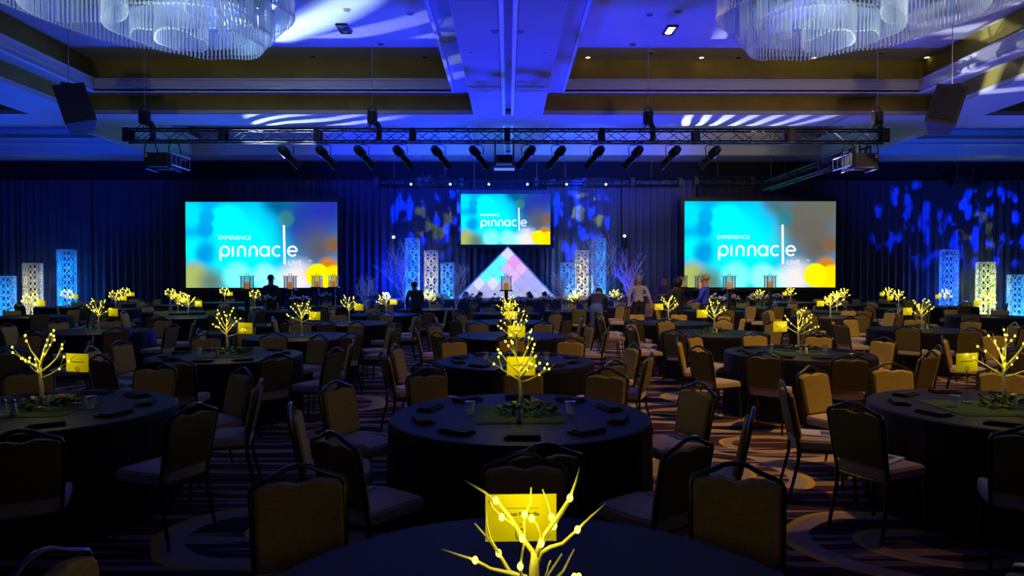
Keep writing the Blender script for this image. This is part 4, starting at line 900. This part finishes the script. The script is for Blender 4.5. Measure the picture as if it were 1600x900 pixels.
# ------------------------------------------------------------------ people
def person(label, x, y, rz, J, mats, regions, hair, scale=1., hairm=None, floor=0.):
    """J: joint overrides; local +Y is the way the person faces."""
    B = dict(pelvis=(0, 0, .95), spine=(0, .01, 1.14), chest=(0, .0, 1.34), neck=(0, 0, 1.49), skull=(0, .01, 1.57), head=(0, .025, 1.67), crown=(0, .01, 1.745), nose=(0, .125, 1.63),
             shL=(-.19, 0, 1.43), elL=(-.25, -.02, 1.14), wrL=(-.25, .07, .90), shR=(.19, 0, 1.43), elR=(.25, -.02, 1.14), wrR=(.25, .07, .90),
             hiL=(-.10, 0, .90), knL=(-.11, .03, .50), anL=(-.12, 0, .09), toL=(-.13, .17, .035), hiR=(.10, 0, .90), knR=(.11, .03, .50), anR=(.12, 0, .09), toR=(.13, .17, .035))
    RD = dict(pelvis=.155, spine=.14, chest=.155, neck=.058, skull=.085, head=.102, crown=.075, nose=.016, shL=.075, elL=.05, wrL=.034, shR=.075, elR=.05, wrR=.034, hiL=.10, knL=.066, anL=.045, toL=.04, hiR=.10, knR=.066, anR=.045, toR=.04)
    B.update(J); keys = list(B); E = [('pelvis', 'spine'), ('spine', 'chest'), ('chest', 'neck'), ('neck', 'skull'), ('skull', 'head'), ('head', 'crown'), ('head', 'nose')]
    for s in 'LR':
        E += [('chest', 'sh'+s), ('sh'+s, 'el'+s), ('el'+s, 'wr'+s), ('pelvis', 'hi'+s), ('hi'+s, 'kn'+s), ('kn'+s, 'an'+s), ('an'+s, 'to'+s)]
        w0, e0 = Vector(B['wr'+s]), Vector(B['el'+s]); d = (w0-e0).normalized(); sd = d.cross(Vector((0, 1, 0)) if abs(d.y) < .8 else Vector((0, 0, 1))).normalized()
        pn = 'palm'+s; B[pn] = tuple(w0+d*.07); RD[pn] = .033; keys.append(pn); E.append(('wr'+s, pn))
        bend = sd.cross(d).normalized()
        for k, (off, ln) in enumerate(((-.03, .065), (-.01, .078), (.01, .075), (.03, .06))):
            a, b = 'f%s%da' % (s, k), 'f%s%db' % (s, k); B[a] = tuple(Vector(B[pn])+sd*off+d*.05); B[b] = tuple(Vector(B[pn])+sd*off*1.1+d*(.04+ln)+bend*.02); RD[a] = .010; RD[b] = .008; keys += [a, b]; E += [(pn, a), (a, b)]
        a = 'th'+s; B[a] = tuple(w0+d*.06-sd*.06+bend*.02); RD[a] = .011; keys.append(a); E.append(('wr'+s, a))
    me = bpy.data.meshes.new('body'); me.from_pydata([B[k] for k in keys], [(keys.index(a), keys.index(b)) for a, b in E], [])
    o = bpy.data.objects.new('body', me); COL.objects.link(o); sk = o.modifiers.new('skin', 'SKIN'); sk.use_smooth_shade = True; o.modifiers.new('sub', 'SUBSURF').levels = 1
    for i, k in enumerate(keys):
        v = me.skin_vertices[0].data[i]; v.radius = (RD[k], RD[k]*(.72 if k in ('pelvis', 'spine', 'chest') else 1)); v.use_root = k == 'pelvis'
    dg = bpy.context.evaluated_depsgraph_get(); em = bpy.data.meshes.new_from_object(o.evaluated_get(dg)); bpy.data.objects.remove(o)
    em.materials.clear()
    for m in mats: em.materials.append(m)
    segs = [(Vector(B[a]), Vector(B[b]), a, b) for a, b in E]
    for p in em.polygons:
        c = p.center; best = None
        for a, b, ka, kb in segs:
            ab = b-a; tt = max(0, min(1, (c-a).dot(ab)/max(ab.length_squared, 1e-9))); dd = (c-a-ab*tt).length-(RD[ka]*(1-tt)+RD[kb]*tt)
            if best is None or dd < best[0]: best = (dd, ka, kb, tt)
        p.material_index = regions(best[1], best[2], best[3]); p.use_smooth = True
    t = thing('person', label, 'person', (x, y, floor), rz); t.scale = (scale,)*3
    link('body', em, t)
    hd = Vector(B['head']); ax = (Vector(B['crown'])-Vector(B['skull'])).normalized(); fw = (Vector(B['nose'])-hd); fw = (fw-ax*fw.dot(ax)).normalized(); sd = fw.cross(ax)
    if hair:
        hm = MB(); c = hd+ax*.02-fw*.015
        if hair == 'long': hm.sphere(c-fw*.03-ax*.05, .135, 10, 8, 0, (1.05, 1.0, 1.15))
        else: hm.sphere(c-fw*.025+ax*.03, .098, 10, 8, 0, (1, 1.04, .95))
        hm.build('hair', hairm or M_hair, t, True)
    for s in (-1, 1):
        MB().sphere(hd+fw*.092+sd*s*.034+ax*.012, .012, 6, 5).build('eye', M_eye, t, True); MB().sphere(hd+sd*s*.10-fw*.005, .028, 6, 5, 0, (.45, .8, 1.2)).build('ear', mats[0], t, True)
    MB().sphere(hd+fw*.088-ax*.058, .022, 6, 4, 0, (1.2, .5, .35)).build('mouth', M_lip, t, True)
    return t
def reg(a, b, t):   # 0 skin, 1 top, 2 trousers, 3 shoes
    if b in ('skull', 'head', 'crown', 'nose') or (b == 'neck' and t > .55): return 0
    if a[:2] in ('wr', 'pa') or a[0] == 'f' or (b[:2] == 'wr' and t > .2): return 0
    if b[:2] == 'to' or (b[:2] == 'an' and t > .93): return 3
    if b[:2] in ('hi', 'kn', 'an') or (a == 'pelvis' and t < .25): return 2
    return 1
def reg_long(a, b, t):
    r = reg(a, b, t); return 1 if (r == 0 and (b[:2] == 'wr')) else r
M_dark = mat('black_shirt', (.012, .012, .016), .8); M_jean = mat('blue_jeans', (.10, .17, .30), .85); M_tee = mat('grey_tee', (.45, .44, .38), .85); M_bluej = mat('blue_jacket', (.03, .07, .75), .7); M_green = mat('dark_green_dress', (.015, .03, .02), .8); M_shoe = mat('dark_shoe', (.01, .01, .01), .5); M_trou = mat('dark_trousers', (.015, .015, .018), .8); M_char = mat('charcoal_top', (.035, .03, .035), .8); M_navy = mat('navy_top', (.03, .03, .12), .8)
person('standing person in black seen against the left screen', -7.18, 20.95, .15, dict(elL=(-.26, 0, 1.13), wrL=(-.24, .12, .92)), [M_skin2, M_dark, M_trou, M_shoe], reg_long, 'short')
person('person in charcoal top and blue jeans bending over a table', 2.35, 18.4, -.25, dict(pelvis=(0, -.05, .93), spine=(0, .10, 1.08), chest=(0, .27, 1.18), neck=(0, .40, 1.24), skull=(0, .46, 1.27), head=(0, .54, 1.30), crown=(0, .60, 1.32), nose=(0, .59, 1.20), shL=(-.19, .32, 1.22), elL=(-.24, .45, 1.0), wrL=(-.16, .62, .88), shR=(.19, .32, 1.22), elR=(.24, .45, 1.0), wrR=(.16, .62, .88), hiL=(-.10, -.05, .88), hiR=(.10, -.05, .88)), [M_skin, M_char, M_jean, M_shoe], reg_long, 'short')
person('man in a light grey tee with arms lowered over a table', 3.95, 20.9, PI-.15, dict(elL=(-.31, .05, 1.15), wrL=(-.36, .22, .95), elR=(.29, .06, 1.15), wrR=(.30, .24, .96), neck=(0, .03, 1.48), skull=(0, .05, 1.56), head=(0, .08, 1.65), crown=(0, .08, 1.73), nose=(0, .18, 1.60)), [M_skin, M_tee, M_trou, M_shoe], reg, 'short', 1.0, M_hairg)
person('dim person in navy leaning at the drapes behind the others', 5.0, 22.1, PI-1.0, dict(elL=(-.25, .12, 1.17), wrL=(-.12, .3, 1.15), elR=(.25, .12, 1.17), wrR=(.12, .3, 1.2)), [M_skin2, M_navy, M_trou, M_shoe], reg, 'short', 1.0)
person('woman with big dark curly hair in a dark green outfit', 4.55, 18.6, .5, dict(elR=(.27, .1, 1.15), wrR=(.22, .32, 1.05)), [M_skin2, M_green, M_green, M_shoe], reg_long, 'long', .97)
person('person in a bright blue jacket turned towards the woman in green', 5.2, 18.2, 1.0, dict(elL=(-.27, .08, 1.15), wrL=(-.2, .3, 1.08), elR=(.28, .02, 1.14), wrR=(.24, .2, 1.0)), [M_skin, M_bluej, M_trou, M_shoe], reg_long, 'short', 1.0, mat('blond_hair', (.55, .36, .10), .6))
person('dark person stooping before the yellow column at the left', -2.6, 19.6, .35, dict(pelvis=(0, -.08, .92), spine=(0, .02, 1.09), chest=(0, .13, 1.25), neck=(0, .22, 1.37), skull=(0, .26, 1.43), head=(0, .31, 1.50), crown=(0, .33, 1.575), nose=(0, .40, 1.44), shL=(-.19, .14, 1.33), elL=(-.24, .25, 1.08), wrL=(-.18, .42, .92), shR=(.19, .14, 1.33), elR=(.24, .25, 1.08), wrR=(.18, .42, .92)), [M_skin2, M_dark, M_trou, M_shoe], reg_long, 'short', .97)
print('CHAIRS', NCH, 'OBJECTS', len(bpy.data.objects))
